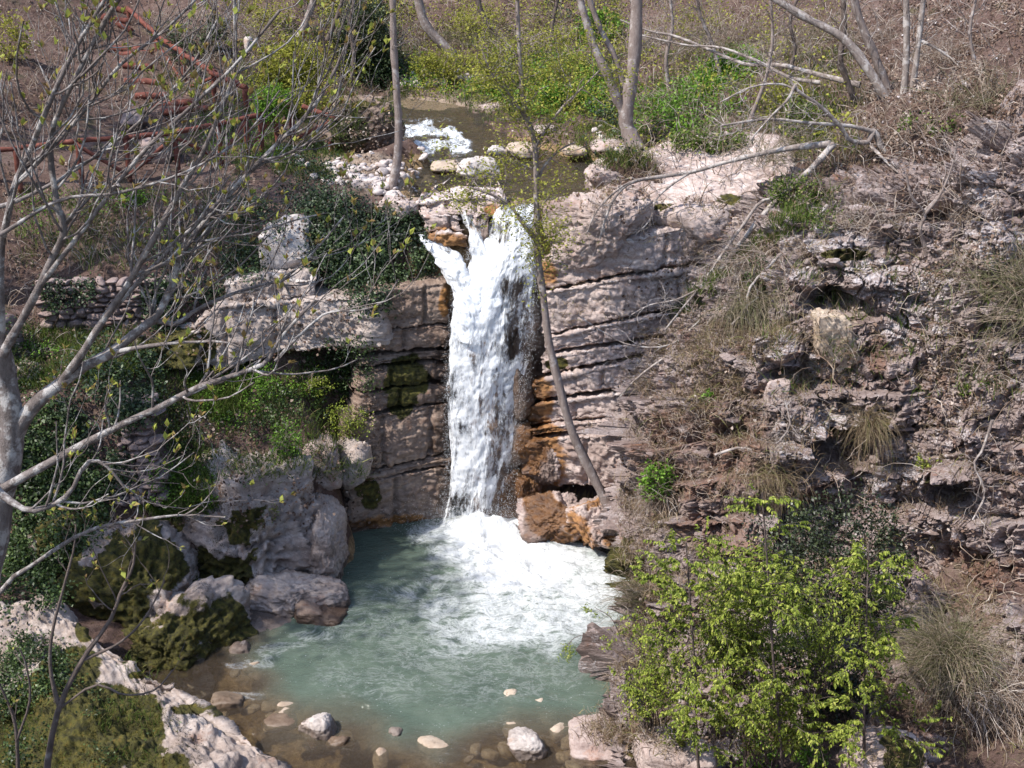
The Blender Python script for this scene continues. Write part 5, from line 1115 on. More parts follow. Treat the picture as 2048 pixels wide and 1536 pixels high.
BU = [
 ('mixed green scrub on the bank left of the many-armed shrub tree', 1620, 240, 80, 40, 'grass', 700, (.04, .08)),
 ('green scrub at the back edge of the bedrock slab', 1420, 280, 100, 30, 'grass', 800, (.04, .08)),
 ('pale green scrub on the slope under the slanting trunk', 1560, 190, 70, 36, 'lime_leaf', 500, (.04, .07)),
 ('yellow-green sprays over the far bank behind the leaning tree', 1010, 150, 80, 50, 'lime_leaf', 800, (.04, .07)),
 ('olive scrub on the brown slope top right of the forked tree', 1400, 40, 80, 40, 'lime_leaf', 350, (.04, .07)),
 ('dull green scrub on the scree at the upper right', 1860, 250, 60, 30, 'grass', 400, (.04, .07)),
 ('green growth on the slope above the steps at the top', 500, 25, 80, 36, 'lime_leaf', 600, (.05, .08)),
 ('pale green bush beside the big mossy stream boulder', 580, 130, 70, 60, 'lime_leaf', 1900, (.05, .09)),
 ('light green bush between the fence end and the white stone', 620, 210, 60, 36, 'lime_leaf', 1100, (.05, .08)),
 ('bushy green growth below the white stone near the handrail', 545, 205, 42, 36, 'bright', 800, (.04, .08)),
 ('dark shrub behind the handrail of the steps', 400, 85, 75, 50, 'evergreen', 2000, (.05, .09)),
 ('tall ivy-smothered thicket behind the mossy stream boulder', 735, 90, 62, 95, 'evergreen', 4200, (.06, .10)),
 ('dark leafy shrub at the foot of the ivy-smothered thicket', 775, 140, 34, 44, 'ivy', 1300, (.05, .09)),
 ('yellow-green shrub on the far bank under the curved trunk', 880, 130, 60, 34, 'lime_leaf', 900, (.05, .08)),
 ('fresh green bush up on the slope between the forked tree limbs', 1205, 55, 52, 34, 'bright', 1500, (.06, .11)),
 ('fresh green herbs at the foot of the forked tree limbs', 1130, 190, 60, 28, 'bright', 900, (.05, .09)),
 ('bright green mound on the bank under the long fallen trunk', 1470, 135, 60, 26, 'bright', 1500, (.05, .09)),
 ('small green plant leaning out of the stream edge', 830, 238, 26, 12, 'bright', 350, (.06, .10)),
 ('olive shrub on the stony bank left of the forked tree', 1130, 130, 46, 50, 'lime_leaf', 700, (.04, .07)),
 ('loose yellow-green bush hanging over the upper pool', 930, 270, 62, 55, 'lime_leaf', 1300, (.035, .06)),
 ('yellowish bush on the brown slope top centre', 960, 45, 60, 40, 'lime_leaf', 900, (.04, .07)),
 ('green shrub under the arching fallen branches', 1590, 385, 70, 34, 'grass', 1400, (.04, .08)),
 ('low green shrub along the upper rim of the shale cliff', 1660, 440, 50, 30, 'grass', 800, (.04, .07)),
 ('leafy green shrub at the corner of the grey shale overhang', 1520, 545, 38, 45, 'ivy_light', 900, (.04, .07)),
 ('bright leafy plant growing from the red-brown cliff foot', 1313, 962, 38, 42, 'bright', 1100, (.05, .09)),
 ('tiny green plant on the cliff between dry stalks', 1415, 795, 16, 14, 'bright', 160, (.05, .08)),
 ('sunlit yellow-green bush on the grassy ledge', 612, 765, 55, 32, 'spring', 1500, (.035, .06)),
 ('sunlit shrub above the rounded grey block', 695, 840, 46, 40, 'spring', 1500, (.03, .06)),
 ('dark round shrub under the jutting rock band', 680, 735, 54, 30, 'ivy_light', 1200, (.04, .07)),
 ('leafy green shrub spilling over the layered pale block', 575, 880, 42, 42, 'bright', 900, (.04, .07)),
 ('little light plant on the wet rock of the huge mossy boulder', 545, 1025, 14, 24, 'spring', 120, (.03, .05)),
 ('bright weed clump below the fence at the left', 265, 395, 40, 18, 'bright', 500, (.05, .08)),
 ('green clump on the brown slope by the left wall', 75, 700, 40, 22, 'bright', 600, (.04, .08)),
 ('fresh pale green foliage beside the broom shrub at the top left', 25, 75, 40, 60, 'lime_leaf', 350, (.05, .09)),
 ('green tuft on the shale ledge at the right', 1925, 780, 22, 12, 'grass', 350, (.04, .07)),
 ('yellow-green plant on the grey shale face', 1850, 925, 24, 18, 'spring', 200, (.05, .08)),
 ('bright herb clump at the bottom edge under the saplings', 1515, 1500, 50, 40, 'bright', 900, (.04, .07)),
 ('second herb clump at the bottom edge beside the mossy rock', 1625, 1515, 34, 40, 'bright', 600, (.04, .07)),
 ('green sprig shrub below the saplings at the pale block', 1365, 1470, 40, 30, 'spring', 400, (.04, .07)),
]
for k, (lb_, u, v, hu, hv, mt, n, sz) in enumerate(BU): bush(lb_, u, v, hu, hv, mt, n, sz, seed=k)
bush('large dark evergreen bush in front of the shale cliff', 1665, 1125, 160, 140, 'darkgreen', 18000, (.04, .08), Y=18.0, nst=30, stem_mat='bark_dark', seed=60, hollow=.3)
bush('dark evergreen bush half hidden behind the right sapling', 1640, 1330, 130, 120, 'darkgreen', 8000, (.04, .08), Y=16.6, nst=16, stem_mat='bark_dark', seed=61)

for k, (lb_, u, v, hu, hv, Y, n) in enumerate([('soft yellow-green leafy bush filling in left of the first young tree', 1300, 1330, 85, 130, 15.9, 4200), ('fine-leaved light bush between the first and the tallest young tree', 1465, 1230, 90, 150, 15.6, 5200), ('fine-leaved light bush at the foot of the tallest young tree', 1520, 1420, 100, 110, 15.0, 4200), ('light leafy bush right of the tallest young tree', 1640, 1260, 70, 130, 15.8, 3000)]):
    bush(lb_, u, v, hu, hv, 'spring', n, (.02, .058), Y=Y, nst=20, stem_mat='bark_dark', seed=70 + k, hollow=.15, simple=False, droop=.3)
def arcs(name, label, cat, root, n, spread, ln, rad, main, up, sag, mt, K=9, rr=.18, wig=.25, rng=None):
    e = empty(name, root); tag(e, label, cat, None, 'thing')
    P0 = np.array(root) + rng.normal(0, 1, (n, 3)) * np.array(rr)
    D = norm(np.array(main) + rdir(n, rng) * spread)
    PL = shoots(P0, D, rng.uniform(*ln, n), K, rng, up, wig, sag)
    V, F = tubes(PL, taper(rng.uniform(*rad, n), K, .3), 3)
    tag(mobj('twigs', V, F, M[mt], e, attrs=dict(rnd=np.repeat(rng.random(n), K * 3))), kind='stuff')
    return e, PL
ar = np.random.default_rng(81)
arcs('broom_shrub', 'big grey-green broom shrub drooping over the right of the cliff foot', 'broom', P(1905, 1330, 16.6), 1500, .75, (.7, 1.35), (.003, .007), (-.35, -.35, .75), .5, 1.6, 'broom', 10, (.22, .2, .1), .2, ar)
arcs('broom_shrub', 'brown tangle of drooping twigs at the right edge below the broom', 'broom', P(1990, 1400, 15.9), 900, .9, (.5, 1.2), (.003, .007), (.1, -.5, .2), .1, 1.3, 'dry', 9, (.35, .2, .2), .5, ar)
arcs('broom_shrub', 'thin broom leaning out over the foaming pool', 'broom', P(1290, 1200, 19.2), 240, .5, (.5, 1.0), (.002, .005), (-.8, -.2, .45), .2, .9, 'broom', 9, (.12, .12, .1), .2, ar)
arcs('broom_shrub', 'hanging broom twigs under the leaning dead trunk', 'broom', P(1510, 610, 22.5), 420, .5, (.6, 1.3), (.003, .006), (-.1, -.6, .1), .0, 1.8, 'broom', 9, (.3, .12, .15), .25, ar)
arcs('broom_shrub', 'straw tuft hanging from the middle of the shale face', 'grass tuft', P(1735, 850, 20.3), 320, .45, (.5, 1.0), (.002, .005), (-.05, -.5, .3), .2, 2.2, 'drygrass', 8, (.08, .08, .08), .2, ar)
arcs('broom_shrub', 'fan of dry twigs under the bright leafy cliff plant', 'dry shrub', P(1330, 990, 20.9), 220, .7, (.4, .8), (.003, .007), (-.4, -.5, -.1), 0, .8, 'dry', 8, (.15, .1, .1), .4, ar)
arcs('broom_shrub', 'pale leafless shrub spreading from the right edge of the cliff', 'dry shrub', P(2060, 600, 20.3), 160, .7, (.7, 1.6), (.004, .009), (-.8, -.3, .1), 0, .3, 'broom', 8, (.15, .15, .2), .4, ar)
arcs('broom_shrub', 'brown dry brush drooping over the tilted sunny layers', 'dry shrub', P(1520, 530, 23.2), 300, .7, (.5, 1.3), (.003, .007), (-.6, -.5, .0), 0, .9, 'dry', 8, (.35, .15, .15), .5, ar)
arcs('broom_shrub', 'dry hanging stalks at the base of the shale cliff', 'dry shrub', P(1540, 960, 19.9), 260, .6, (.4, .9), (.002, .005), (0, -.5, .2), 0, 1.8, 'drygrass', 8, (.3, .1, .1), .3, ar)

for k, (u, v, w, mt) in enumerate([(690, 60, 1.0, 'dry'), (820, 60, 1.1, 'dry'), (925, 70, 1.0, 'broom'), (1060, 90, 1.2, 'dry'), (1120, 40, 1.2, 'dry'), (1340, 60, 1.4, 'dry'), (1420, 90, 1.2, 'broom'), (1500, 60, 1.3, 'dry'), (1590, 90, 1.2, 'dry'), (1640, 60, 1.0, 'broom'), (1350, 190, .9, 'dry'), (1450, 260, .9, 'dry'), (1560, 290, .9, 'broom'), (1900, 90, .9, 'dry'), (1990, 180, .9, 'broom'), (1760, 60, .9, 'dry'), (480, 60, 1.1, 'dry'), (360, 40, 1.0, 'dry'), (1960, 420, .8, 'dry'), (2020, 520, .9, 'broom'), (1740, 420, .7, 'dry')]):
    h = cast(u, v + 20)
    if h is None: continue
    arcs('leafless_shrub', ['thin brown leafless shrub left of the ivy-smothered thicket', 'leafless brown shrub behind the slim trunk', 'greyish twiggy shrub at the bowed grey trunk', 'brown twig thicket left of the forked tree', 'brown twigs at the very top left of the forked tree', 'dense brown twig thicket right of the forked tree', 'greyish twig shrub under the long pale fallen trunk', 'brown twig thicket at the top above the green mound', 'brown leafless shrub left of the thin dark tree', 'greyish leafless shrub at the thin dark tree', 'low brown shrub beside the forked tree foot', 'brown shrub between green mound and bedrock slab', 'greyish shrub behind the many-armed shrub tree', 'brown shrub on the scree in the upper right', 'greyish shrub near the weathered grey outcrop', 'brown twigs behind the slanting grey trunk', 'brown leafless shrub above the handrail', 'leafless shrub at the top of the steps', 'dry brown shrub on the shale rim at the right', 'greyish dry shrub at the right edge below the outcrop', 'little dry shrub behind the crooked shrub tree'][k], 'leafless shrub', h[0] - [0, 0, .1], 260, .8, (.5 * w, 1.5 * w), (.003, .008), (0, -.3, .8), .1, .5, mt, 9, (.5 * w, .3, .05), .7, ar)

# ------------------------------------------------------------------ trees
def tree(name, label, base, limbs, mt, cat='tree', lv=((40, .5, 1.2, .9), (120, .25, .6, .8)), up=.35, wig=.5, bias=None, leaf=None, nleaf=0, lsize=(.04, .06), seed=0, tipn=0, rmax=.02, tmin=.2, droop=.2, limb_parts=True, minr=.0025, limb_from=0, simple=True, around=.05, nside=7, rs=1.0):
    """limbs: traced (points, r0, r1); twigs grow from the limbs level by level"""
    rng = np.random.default_rng(5000 + seed)
    W = [traced(l[0], l[1] * rs, l[2] * rs, l[3]) for l in limbs]
    if base is None: base = W[0][0][0]
    e = empty(name, base); tag(e, label, cat, None, 'thing')
    for k, (pl, rl) in enumerate(W):
        V, F = tubes(pl[None], rl[None] * (1 + .06 * rng.normal(size=len(rl)))[None], nside + 2 if k == 0 else nside)
        V = V + .12 * rl.mean() * fbm(V, 1.2 / max(rl.mean(), .01) * .4, 2, .5, seed)[:, None]
        mobj('trunk' if k == 0 else 'limb', V, F, M[mt], e)
    PL = np.stack([spline(w[0], 24) for w in W[limb_from:]]); RL = np.stack([spline(w[1][:, None], 24)[:, 0] for w in W[limb_from:]])
    a = Acc(); allS = []
    for (n, l0, l1, ang) in lv:
        p, d, r = offshoots(PL, RL, n, rng, tmin, 1.0, ang, bias)
        L = rng.uniform(l0, l1, n)
        S = shoots(p, d, L, 8, rng, up, wig)
        rr = np.minimum(np.clip(r * .55, minr, rmax), L * .02 + minr)
        SR = taper(rr, 8, .45)
        a.add(*tubes(S, SR, 5 if n < 300 else 4)); allS.append((S, SR)); PL, RL = S, SR; rmax *= .6; tmin = .15
    V, F, _ = a.out(); tag(mobj('twigs', V, F, M[mt], e), kind='stuff')
    if leaf:
        S = np.concatenate([s for s, _ in allS[-2:]])
        q, ax = [], []
        if tipn:
            tp = S[:, -1]; td = norm(S[:, -1] - S[:, -2]); k = np.repeat(np.arange(len(tp)), tipn)
            q.append(tp[k] - td[k] * rng.random((len(k), 1)) * .015); ax.append(norm(td[k] * .9 + rdir(len(k), rng) * .65 + UP * .15))
        if nleaf:
            S = allS[-1][0]; k = rng.integers(0, len(S), nleaf); j = rng.integers(1, 8, nleaf)
            q.append(S[k, j] + rng.normal(0, around, (nleaf, 3))); ax.append(norm(rdir(nleaf, rng) * [1, 1, .5] + (S[k, -1] - S[k, 0]) * .5 - UP * droop))
        q = np.concatenate(q); ax = np.concatenate(ax); n = len(q)
        sz = rng.uniform(*lsize, n)
        V, F, b = leaves(q, ax, norm(UP + rdir(n, rng) * .5), sz, sz * .55, rng, simple=simple)
        tag(mobj('leaves', V, F, M[leaf], e, attrs=dict(rnd=b)), kind='stuff')
    return e
BIAS = [.5, -.1, .5]
D7 = 7.0
tree('bare_tree', 'near bare tree at the left edge with grey limbs and opening buds', P(-120, 1930, 7.0), [
 ([(-130,1950,7.0),(-70,1500,7.0),(-30,1200,7.0),(2,1000,7.0),(22,900,7.0),(22,815,7.0),(8,750,7.0),(2,700,6.95)], 36, 21, 26),
 ([(2,720,6.95),(15,690,6.9),(50,629,6.9),(78,574,6.85),(110,505,6.85),(128,460,6.8),(113,400,6.8),(100,290,6.8),(120,219,6.75),(147,164,6.7),(205,51,6.7),(250,-20,6.6)], 13, 5, 26),
 ([(25,880,7.0),(45,840,7.0),(78,800,7.0),(117,770,7.0),(168,734,7.0),(219,707,7.0),(273,664,7.0),(312,633,7.05),(345,570,7.1),(362,506,7.1),(441,407,7.15),(533,308,7.2),(629,212,7.3),(695,90,7.4)], 24, 3.5, 30),
 ([(117,770,7.0),(156,719,6.95),(203,645,6.9),(250,578,6.9),(280,525,6.85),(318,458,6.8),(371,362,6.8),(404,308,6.75),(445,212,6.7),(469,137,6.7),(469,-10,6.6)], 12, 4, 24),
 ([(219,707,7.0),(260,698,6.9),(305,691,6.85),(345,686,6.8),(391,684,6.8),(449,684,6.75),(512,707,6.7)], 8, 2, 14),
 ([(308,640,7.05),(352,648,7.1),(391,621,7.15),(449,594,7.2),(508,574,7.3),(562,564,7.3),(580,590,7.3)], 8, 3, 14),
 ([(562,564,7.3),(600,530,7.3),(640,490,7.3),(690,430,7.35)], 4, 2, 10),
 ([(-30,1000,6.8),(10,975,6.75),(78,937,6.7),(164,890,6.7),(254,844,6.6),(324,812,6.6),(391,777,6.5),(469,750,6.5),(530,726,6.5),(552,690,6.5),(578,656,6.5),(630,600,6.5)], 15, 3, 26),
 ([(550,722,6.5),(600,670,6.5),(656,624,6.5),(710,622,6.5),(766,605,6.5),(797,558,6.5)], 4, 2, 12),
 ([(-20,960,6.6),(5,990,6.6),(55,1020,6.5),(100,1012,6.5),(140,985,6.5),(172,926,6.5),(211,930,6.5),(250,976,6.5)], 13, 3, 16),
 ([(2,720,6.95),(0,600,6.9),(2,496,6.9),(14,440,6.8),(30,369,6.8),(58,308,6.8),(99,205,6.7),(150,100,6.7),(215,-10,6.6)], 15, 4, 20),
 ([(78,574,6.85),(150,480,6.8),(210,400,6.8),(290,300,6.7),(380,215,6.7),(470,130,6.6),(560,20,6.6)], 8, 3, 18),
 ([(30,369,6.8),(90,310,6.8),(170,220,6.9),(240,130,6.9),(330,60,7.0),(400,-10,7.0)], 7, 3, 16),
 ([(203,645,6.9),(300,540,7.0),(420,420,7.1),(520,330,7.2),(610,290,7.3),(680,200,7.4)], 7, 2.5, 18),
 ([(-20,420,7.2),(50,395,7.2),(150,340,7.3),(260,260,7.3),(370,150,7.4),(440,30,7.4)], 7, 2.5, 18),
 ([(0,470,6.7),(120,400,6.7),(240,385,6.7),(380,340,6.7),(490,270,6.8),(560,180,6.8)], 6, 2, 18),
 ], 'bark_fg', lv=((200, .25, 1.1, .75), (340, .12, .6, .8), (340, .06, .22, .7)), up=.75, wig=.35, bias=[.5, 0, .5], leaf='bud', tipn=4, lsize=(.025, .055), seed=1, rmax=.008, tmin=.3, limb_from=1, minr=.0019, rs=.80)
tree('sapling', 'thin bare sapling with swelling buds in the bottom left corner', P(90, 1900, 7.4), [
 ([(85,1930,7.4),(92,1650,7.4),(94,1536,7.4),(117,1419,7.4),(164,1321,7.4),(219,1243,7.4),(242,1184,7.4),(265,1134,7.4),(271,1085,7.4)], 9, 2, 20),
 ([(117,1410,7.4),(101,1340,7.4),(105,1262,7.4),(129,1169,7.4),(148,1095,7.4),(152,1048,7.4)], 5, 1.6, 14),
 ([(117,1419,7.4),(190,1370,7.4),(250,1390,7.4),(310,1380,7.4),(345,1340,7.4)], 3, 1.5, 12),
 ([(164,1321,7.4),(240,1285,7.4),(290,1235,7.4),(330,1160,7.4)], 4, 1.5, 12)], 'bark_dark', lv=((16, .15, .5, .6), (26, .06, .2, .7)), up=.6, leaf='bud', tipn=4, lsize=(.025, .05), seed=2, rmax=.006, tmin=.4, minr=.0018)
tree('sapling', 'thin bare stem at the very left of the bottom corner', P(30, 1900, 7.8), [
 ([(40,1930,7.8),(36,1600,7.8),(35,1500,7.8),(27,1434,7.8),(0,1370,7.8),(-20,1330,7.8)], 5, 2, 14), ([(34,1480,7.8),(60,1400,7.8),(52,1330,7.8),(40,1300,7.8)], 3, 1.5, 10)], 'bark_dark', lv=((8, .1, .35, .6), (12, .05, .15, .7)), up=.6, leaf='bud', tipn=3, lsize=(.02, .045), seed=3, rmax=.005, tmin=.4, minr=.0018)
tree('bare_tree', 'budding twigs hanging in front of the ivy at the lower left', P(-60, 1900, 7.2), [
 ([(-70,1930,7.2),(-40,1400,7.2),(-10,1200,7.2),(80,1120,7.2),(180,1060,7.2),(280,1040,7.2),(370,1030,7.2),(450,1035,7.2)], 7, 1.6, 18), ([(370,1030,7.2),(400,1010,7.2),(430,975,7.2),(440,940,7.2)], 2, 1.2, 10)], 'bark_fg', lv=((12, .12, .4, .6), (16, .05, .15, .7)), up=.6, leaf='bud', tipn=3, lsize=(.02, .045), seed=4, rmax=.005, tmin=.5, minr=.0018)

# the leaning tree in front of the fall
tree('leaning_tree', 'slender pale-barked tree leaning across the front of the waterfall', None, [
 ([(1262,1120,22.6),(1235,1055,22.6),(1200,980,22.65),(1165,910,22.7),(1140,850,22.7),(1118,770,22.75),(1098,680,22.8),(1086,590,22.8),(1075,500,22.8),(1073,400,22.85),(1070,290,22.85),(1050,215,22.9),(1040,130,22.9),(1034,-10,22.9)], 12.5, 3.6, 40),
 ([(1076,490,22.8),(1062,468,22.75),(1040,440,22.7),(1020,410,22.7),(985,390,22.6),(940,375,22.5)], 6, 2, 14),
 ([(1072,370,22.85),(1090,330,22.9),(1120,300,23.0),(1150,285,23.1)], 4, 1.5, 10),
 ([(1068,300,22.85),(1085,270,22.8),(1120,220,22.8),(1160,180,22.8),(1200,140,22.8)], 4, 1.5, 12),
 ([(1060,250,22.85),(1020,190,22.8),(985,150,22.7),(960,90,22.7)], 4, 1.5, 12)],
 'bark_ash', lv=((70, .35, 1.15, 1.0), (330, .15, .45, .8)), up=.15, wig=.5, leaf='lime_leaf', nleaf=8500, lsize=(.05, .085), around=.14, seed=10, rmax=.010, tmin=.52, minr=.002)
# other trunks
TR = [
 ('slim straight trunk standing at the left lip of the fall', [([(778,392,26.8),(790,350,26.8),(797,285,26.8),(796,215,26.8),(789,120,26.8),(786,40,26.8),(785,-15,26.8)], 10, 6, 20)], 'bark_ash', 8),
 ('thin crooked stem at the ivy-smothered thicket', [([(700,180,39),(708,110,39),(700,50,39),(712,-15,39)], 5, 3, 10)], 'bark_dark', 14),
 ('thin brown stem just left of the forked tree', [([(1110,110,41),(1104,60,41),(1118,-15,41)], 5, 3.5, 10)], 'bark_dark', 16),
 ('thin grey stem right of the forked tree', [([(1340,190,34),(1332,120,34),(1345,50,34),(1338,-15,34)], 5, 3, 12)], 'bark_ash', 24),
 ('leaning thin stem above the bright green mound', [([(1440,150,34),(1425,90,34),(1400,30,34),(1392,-15,34)], 4.5, 3, 12)], 'bark_ash', 24),
 ('crooked dark stem between the mound and the slanting trunk', [([(1575,150,32),(1590,100,32),(1580,40,32),(1600,-15,32)], 5, 3, 12)], 'bark_dark', 26),
 ('thin stem leaning over the long pale fallen trunk', [([(1500,240,29),(1530,160,29),(1545,80,29),(1540,-15,29)], 4.5, 2.5, 12)], 'bark_ash', 26),
 ('slim dark stem behind the handrail', [([(430,140,38),(424,70,38),(432,-15,38)], 5, 3.5, 10)], 'bark_dark', 14),
 ('slim stem rising from the brown scree at the far right', [([(1950,130,26.5),(1940,60,26.5),(1955,-15,26.5)], 4, 3, 10)], 'bark_ash', 18),
 ('forked grey tree rooted on the right bank of the upper pool', [([(1292,318,29.6),(1272,296,29.8),(1256,262,29.9),(1252,235,29.9),(1262,170,29.9),(1270,100,29.9),(1275,-15,29.9)], 19, 12, 20), ([(1252,240,29.9),(1238,205,29.9),(1215,150,29.8),(1185,85,29.8),(1155,-15,29.8)], 11, 8, 16), ([(1254,225,29.9),(1243,160,30.1),(1225,105,30.1),(1195,45,30.2),(1175,-15,30.2)], 8, 5, 14)], 'bark_ash', 16),
 ('bowed grey trunk on the far bank above the rapid', [([(912,128,42),(895,98,42),(866,70,42),(846,35,42),(834,-15,42)], 12, 9, 14)], 'bark_ash', 8),
 ('dark curved trunk on the slope right of the bowed grey trunk', [([(1015,85,43),(990,60,43),(965,30,43),(952,-15,43)], 7, 5, 12)], 'bark_dark', 8),
 ('pale leaning trunk top centre above the pale green bush', [([(598,75,40),(615,40,40),(630,-15,40)], 9, 7, 10)], 'bark_ash', 6),
 ('thin trunk leaning left near the white stone', [([(655,80,40),(672,40,40),(690,-15,40)], 6, 4, 10)], 'bark_dark', 6),
 ('long slanting grey trunk crossing the upper right', [([(1790,225,27.6),(1762,180,27.6),(1722,118,27.7),(1680,72,27.8),(1610,35,27.9),(1530,-15,28)], 11, 7, 18)], 'bark_pale', 14),
 ('dark straight trunk behind the long slanting trunk', [([(1786,215,28),(1755,125,28),(1725,55,28),(1704,-15,28)], 10, 8, 14)], 'bark_ash', 10),
 ('thin dark tree left of the slanting trunks', [([(1712,205,28.6),(1690,150,28.6),(1680,120,28.6),(1688,60,28.6),(1686,-15,28.6)], 8, 5, 14)], 'bark_dark', 10),
 ('straight pale trunk of the pair at the upper right', [([(1806,208,27.4),(1812,130,27.4),(1813,60,27.4),(1812,-15,27.4)], 8, 6, 12)], 'bark_pale', 8),
 ('kinked pale trunk right beside the straight pale one', [([(1820,216,27.3),(1830,140,27.3),(1838,78,27.3),(1848,-15,27.3)], 7, 5, 12), ([(1838,80,27.3),(1870,95,27.2),(1900,115,27.1),(1917,132,27.0)], 4, 1.5, 10)], 'bark_pale', 10),
 ('small crooked shrub tree growing from the shale rim', [([(1855,510,22.2),(1846,480,22.2),(1840,455,22.1),(1850,426,22.1),(1825,397,22.0),(1812,350,22.0)], 6, 2, 14), ([(1848,430,22.1),(1880,390,22.0),(1905,330,22.0),(1912,290,22.0)], 4, 1.5, 12), ([(1850,420,22.1),(1875,395,22.1),(1900,370,22.1)], 3, 1.2, 8)], 'bark_ash', 20),
 ('pale many-armed shrub tree spreading left over the fallen trunks', [([(1800,330,25),(1765,300,25),(1748,262,25),(1735,285,24.9),(1700,280,24.8),(1682,255,24.7),(1640,212,24.6),(1600,185,24.5),(1578,160,24.5)], 8, 3, 20), ([(1750,265,25),(1700,252,24.8),(1620,246,24.6),(1540,238,24.4),(1480,245,24.3),(1440,252,24.2)], 5, 2, 16), ([(1740,290,24.9),(1765,315,24.6),(1790,340,24.4),(1812,350,24.2)], 4, 2, 10), ([(1600,185,24.5),(1560,168,24.5),(1500,175,24.4),(1440,205,24.3)], 3, 1.5, 12), ([(1590,170,24.5),(1575,200,24.3),(1545,230,24.2),(1500,280,24.1)], 4, 1.5, 12)], 'bark_pale', 60),
]
for k, (lb_, limbs, mt, ntw) in enumerate(TR):
    tree('bare_tree' if k not in (0,) else 'slim_tree', lb_, None, limbs, mt, lv=((ntw, .35, 1.3, .9), (ntw * 3, .15, .6, .8)), up=.15, wig=.7, seed=20 + k, rmax=.009, tmin=.3, minr=.0028)
FT = [
 ('thick broken pale trunk fallen down the bank to the sunny layers', [([(1668,288,24.6),(1625,335,24.5),(1570,385,24.4),(1530,425,24.2),(1482,485,24.0),(1440,540,23.6)], 9, 6, 18), ([(1560,395,24.4),(1520,405,24.2),(1490,445,24.0),(1450,500,23.7),(1395,580,23.3),(1370,610,23.1),(1330,660,23.0)], 5, 2.5, 16), ([(1395,580,23.3),(1350,600,23.2),(1300,610,23.1),(1262,630,23.1)], 3, 1.5, 10)]),
 ('long fallen trunk lying across to the left and arching over the lip boulder', [([(1662,288,24.7),(1590,295,24.8),(1520,308,24.9),(1450,325,25.0),(1380,345,25.0),(1310,355,24.9),(1262,365,24.7),(1230,395,24.5),(1210,440,24.4),(1200,478,24.3)], 9, 2.5, 26), ([(1380,345,25),(1340,372,24.8),(1312,400,24.6),(1300,440,24.5),(1270,470,24.4)], 4, 1.5, 14), ([(1290,358,24.9),(1245,372,24.6),(1195,420,24.4),(1172,470,24.3)], 4, 1.5, 14)]),
 ('long pale fallen trunk high on the bank above the bright green mound', [([(1720,170,28.5),(1640,150,29),(1560,130,29.5),(1490,128,30),(1420,100,30.4),(1350,72,30.8),(1300,62,31),(1240,40,31.2)], 8, 2.5, 24), ([(1640,165,29),(1580,155,29.3),(1510,120,29.8),(1440,95,30.2),(1370,90,30.5),(1280,70,30.8)], 6, 2, 18)]),
 ('broken branch leaning on the cliff above the sunny layers', [([(1655,410,23.4),(1620,450,23.2),(1580,490,22.9),(1545,525,22.7),(1500,575,22.4),(1490,620,22.3),(1462,650,22.2)], 5, 2.5, 16)]),
 ('lower dead branch drooping over the tilted layers', [([(1480,560,23.3),(1420,640,23.0),(1385,690,22.9),(1330,715,22.9),(1270,760,23.0),(1235,800,23.1)], 5, 2, 16), ([(1400,640,23.0),(1340,690,22.9),(1260,690,23.0),(1200,660,23.1),(1155,630,23.2)], 3, 1.5, 14)]),
 ('pale dead stick propped on the shale face', [([(1985,840,19.3),(1965,900,19.3),(1948,930,19.2),(1970,985,19.1),(1945,1040,18.9)], 4, 2, 12)]),
 ('curved dry stick low on the shale cliff', [([(1430,910,20.6),(1480,895,20.5),(1530,905,20.3),(1560,880,20.2),(1580,850,20.2),(1570,800,20.3)], 4, 2, 12)]),
]
for k, (lb_, limbs) in enumerate(FT):
    tree('fallen_tree' if k < 3 else 'fallen_branch', lb_, None, limbs, 'bark_pale', 'dead wood', lv=((46 if k < 3 else 16, .25, 1.2, .8), (150 if k < 3 else 40, .12, .5, .8)), up=-.05, wig=.9, seed=50 + k, rs=.78, rmax=.006, tmin=.15, minr=.0025)
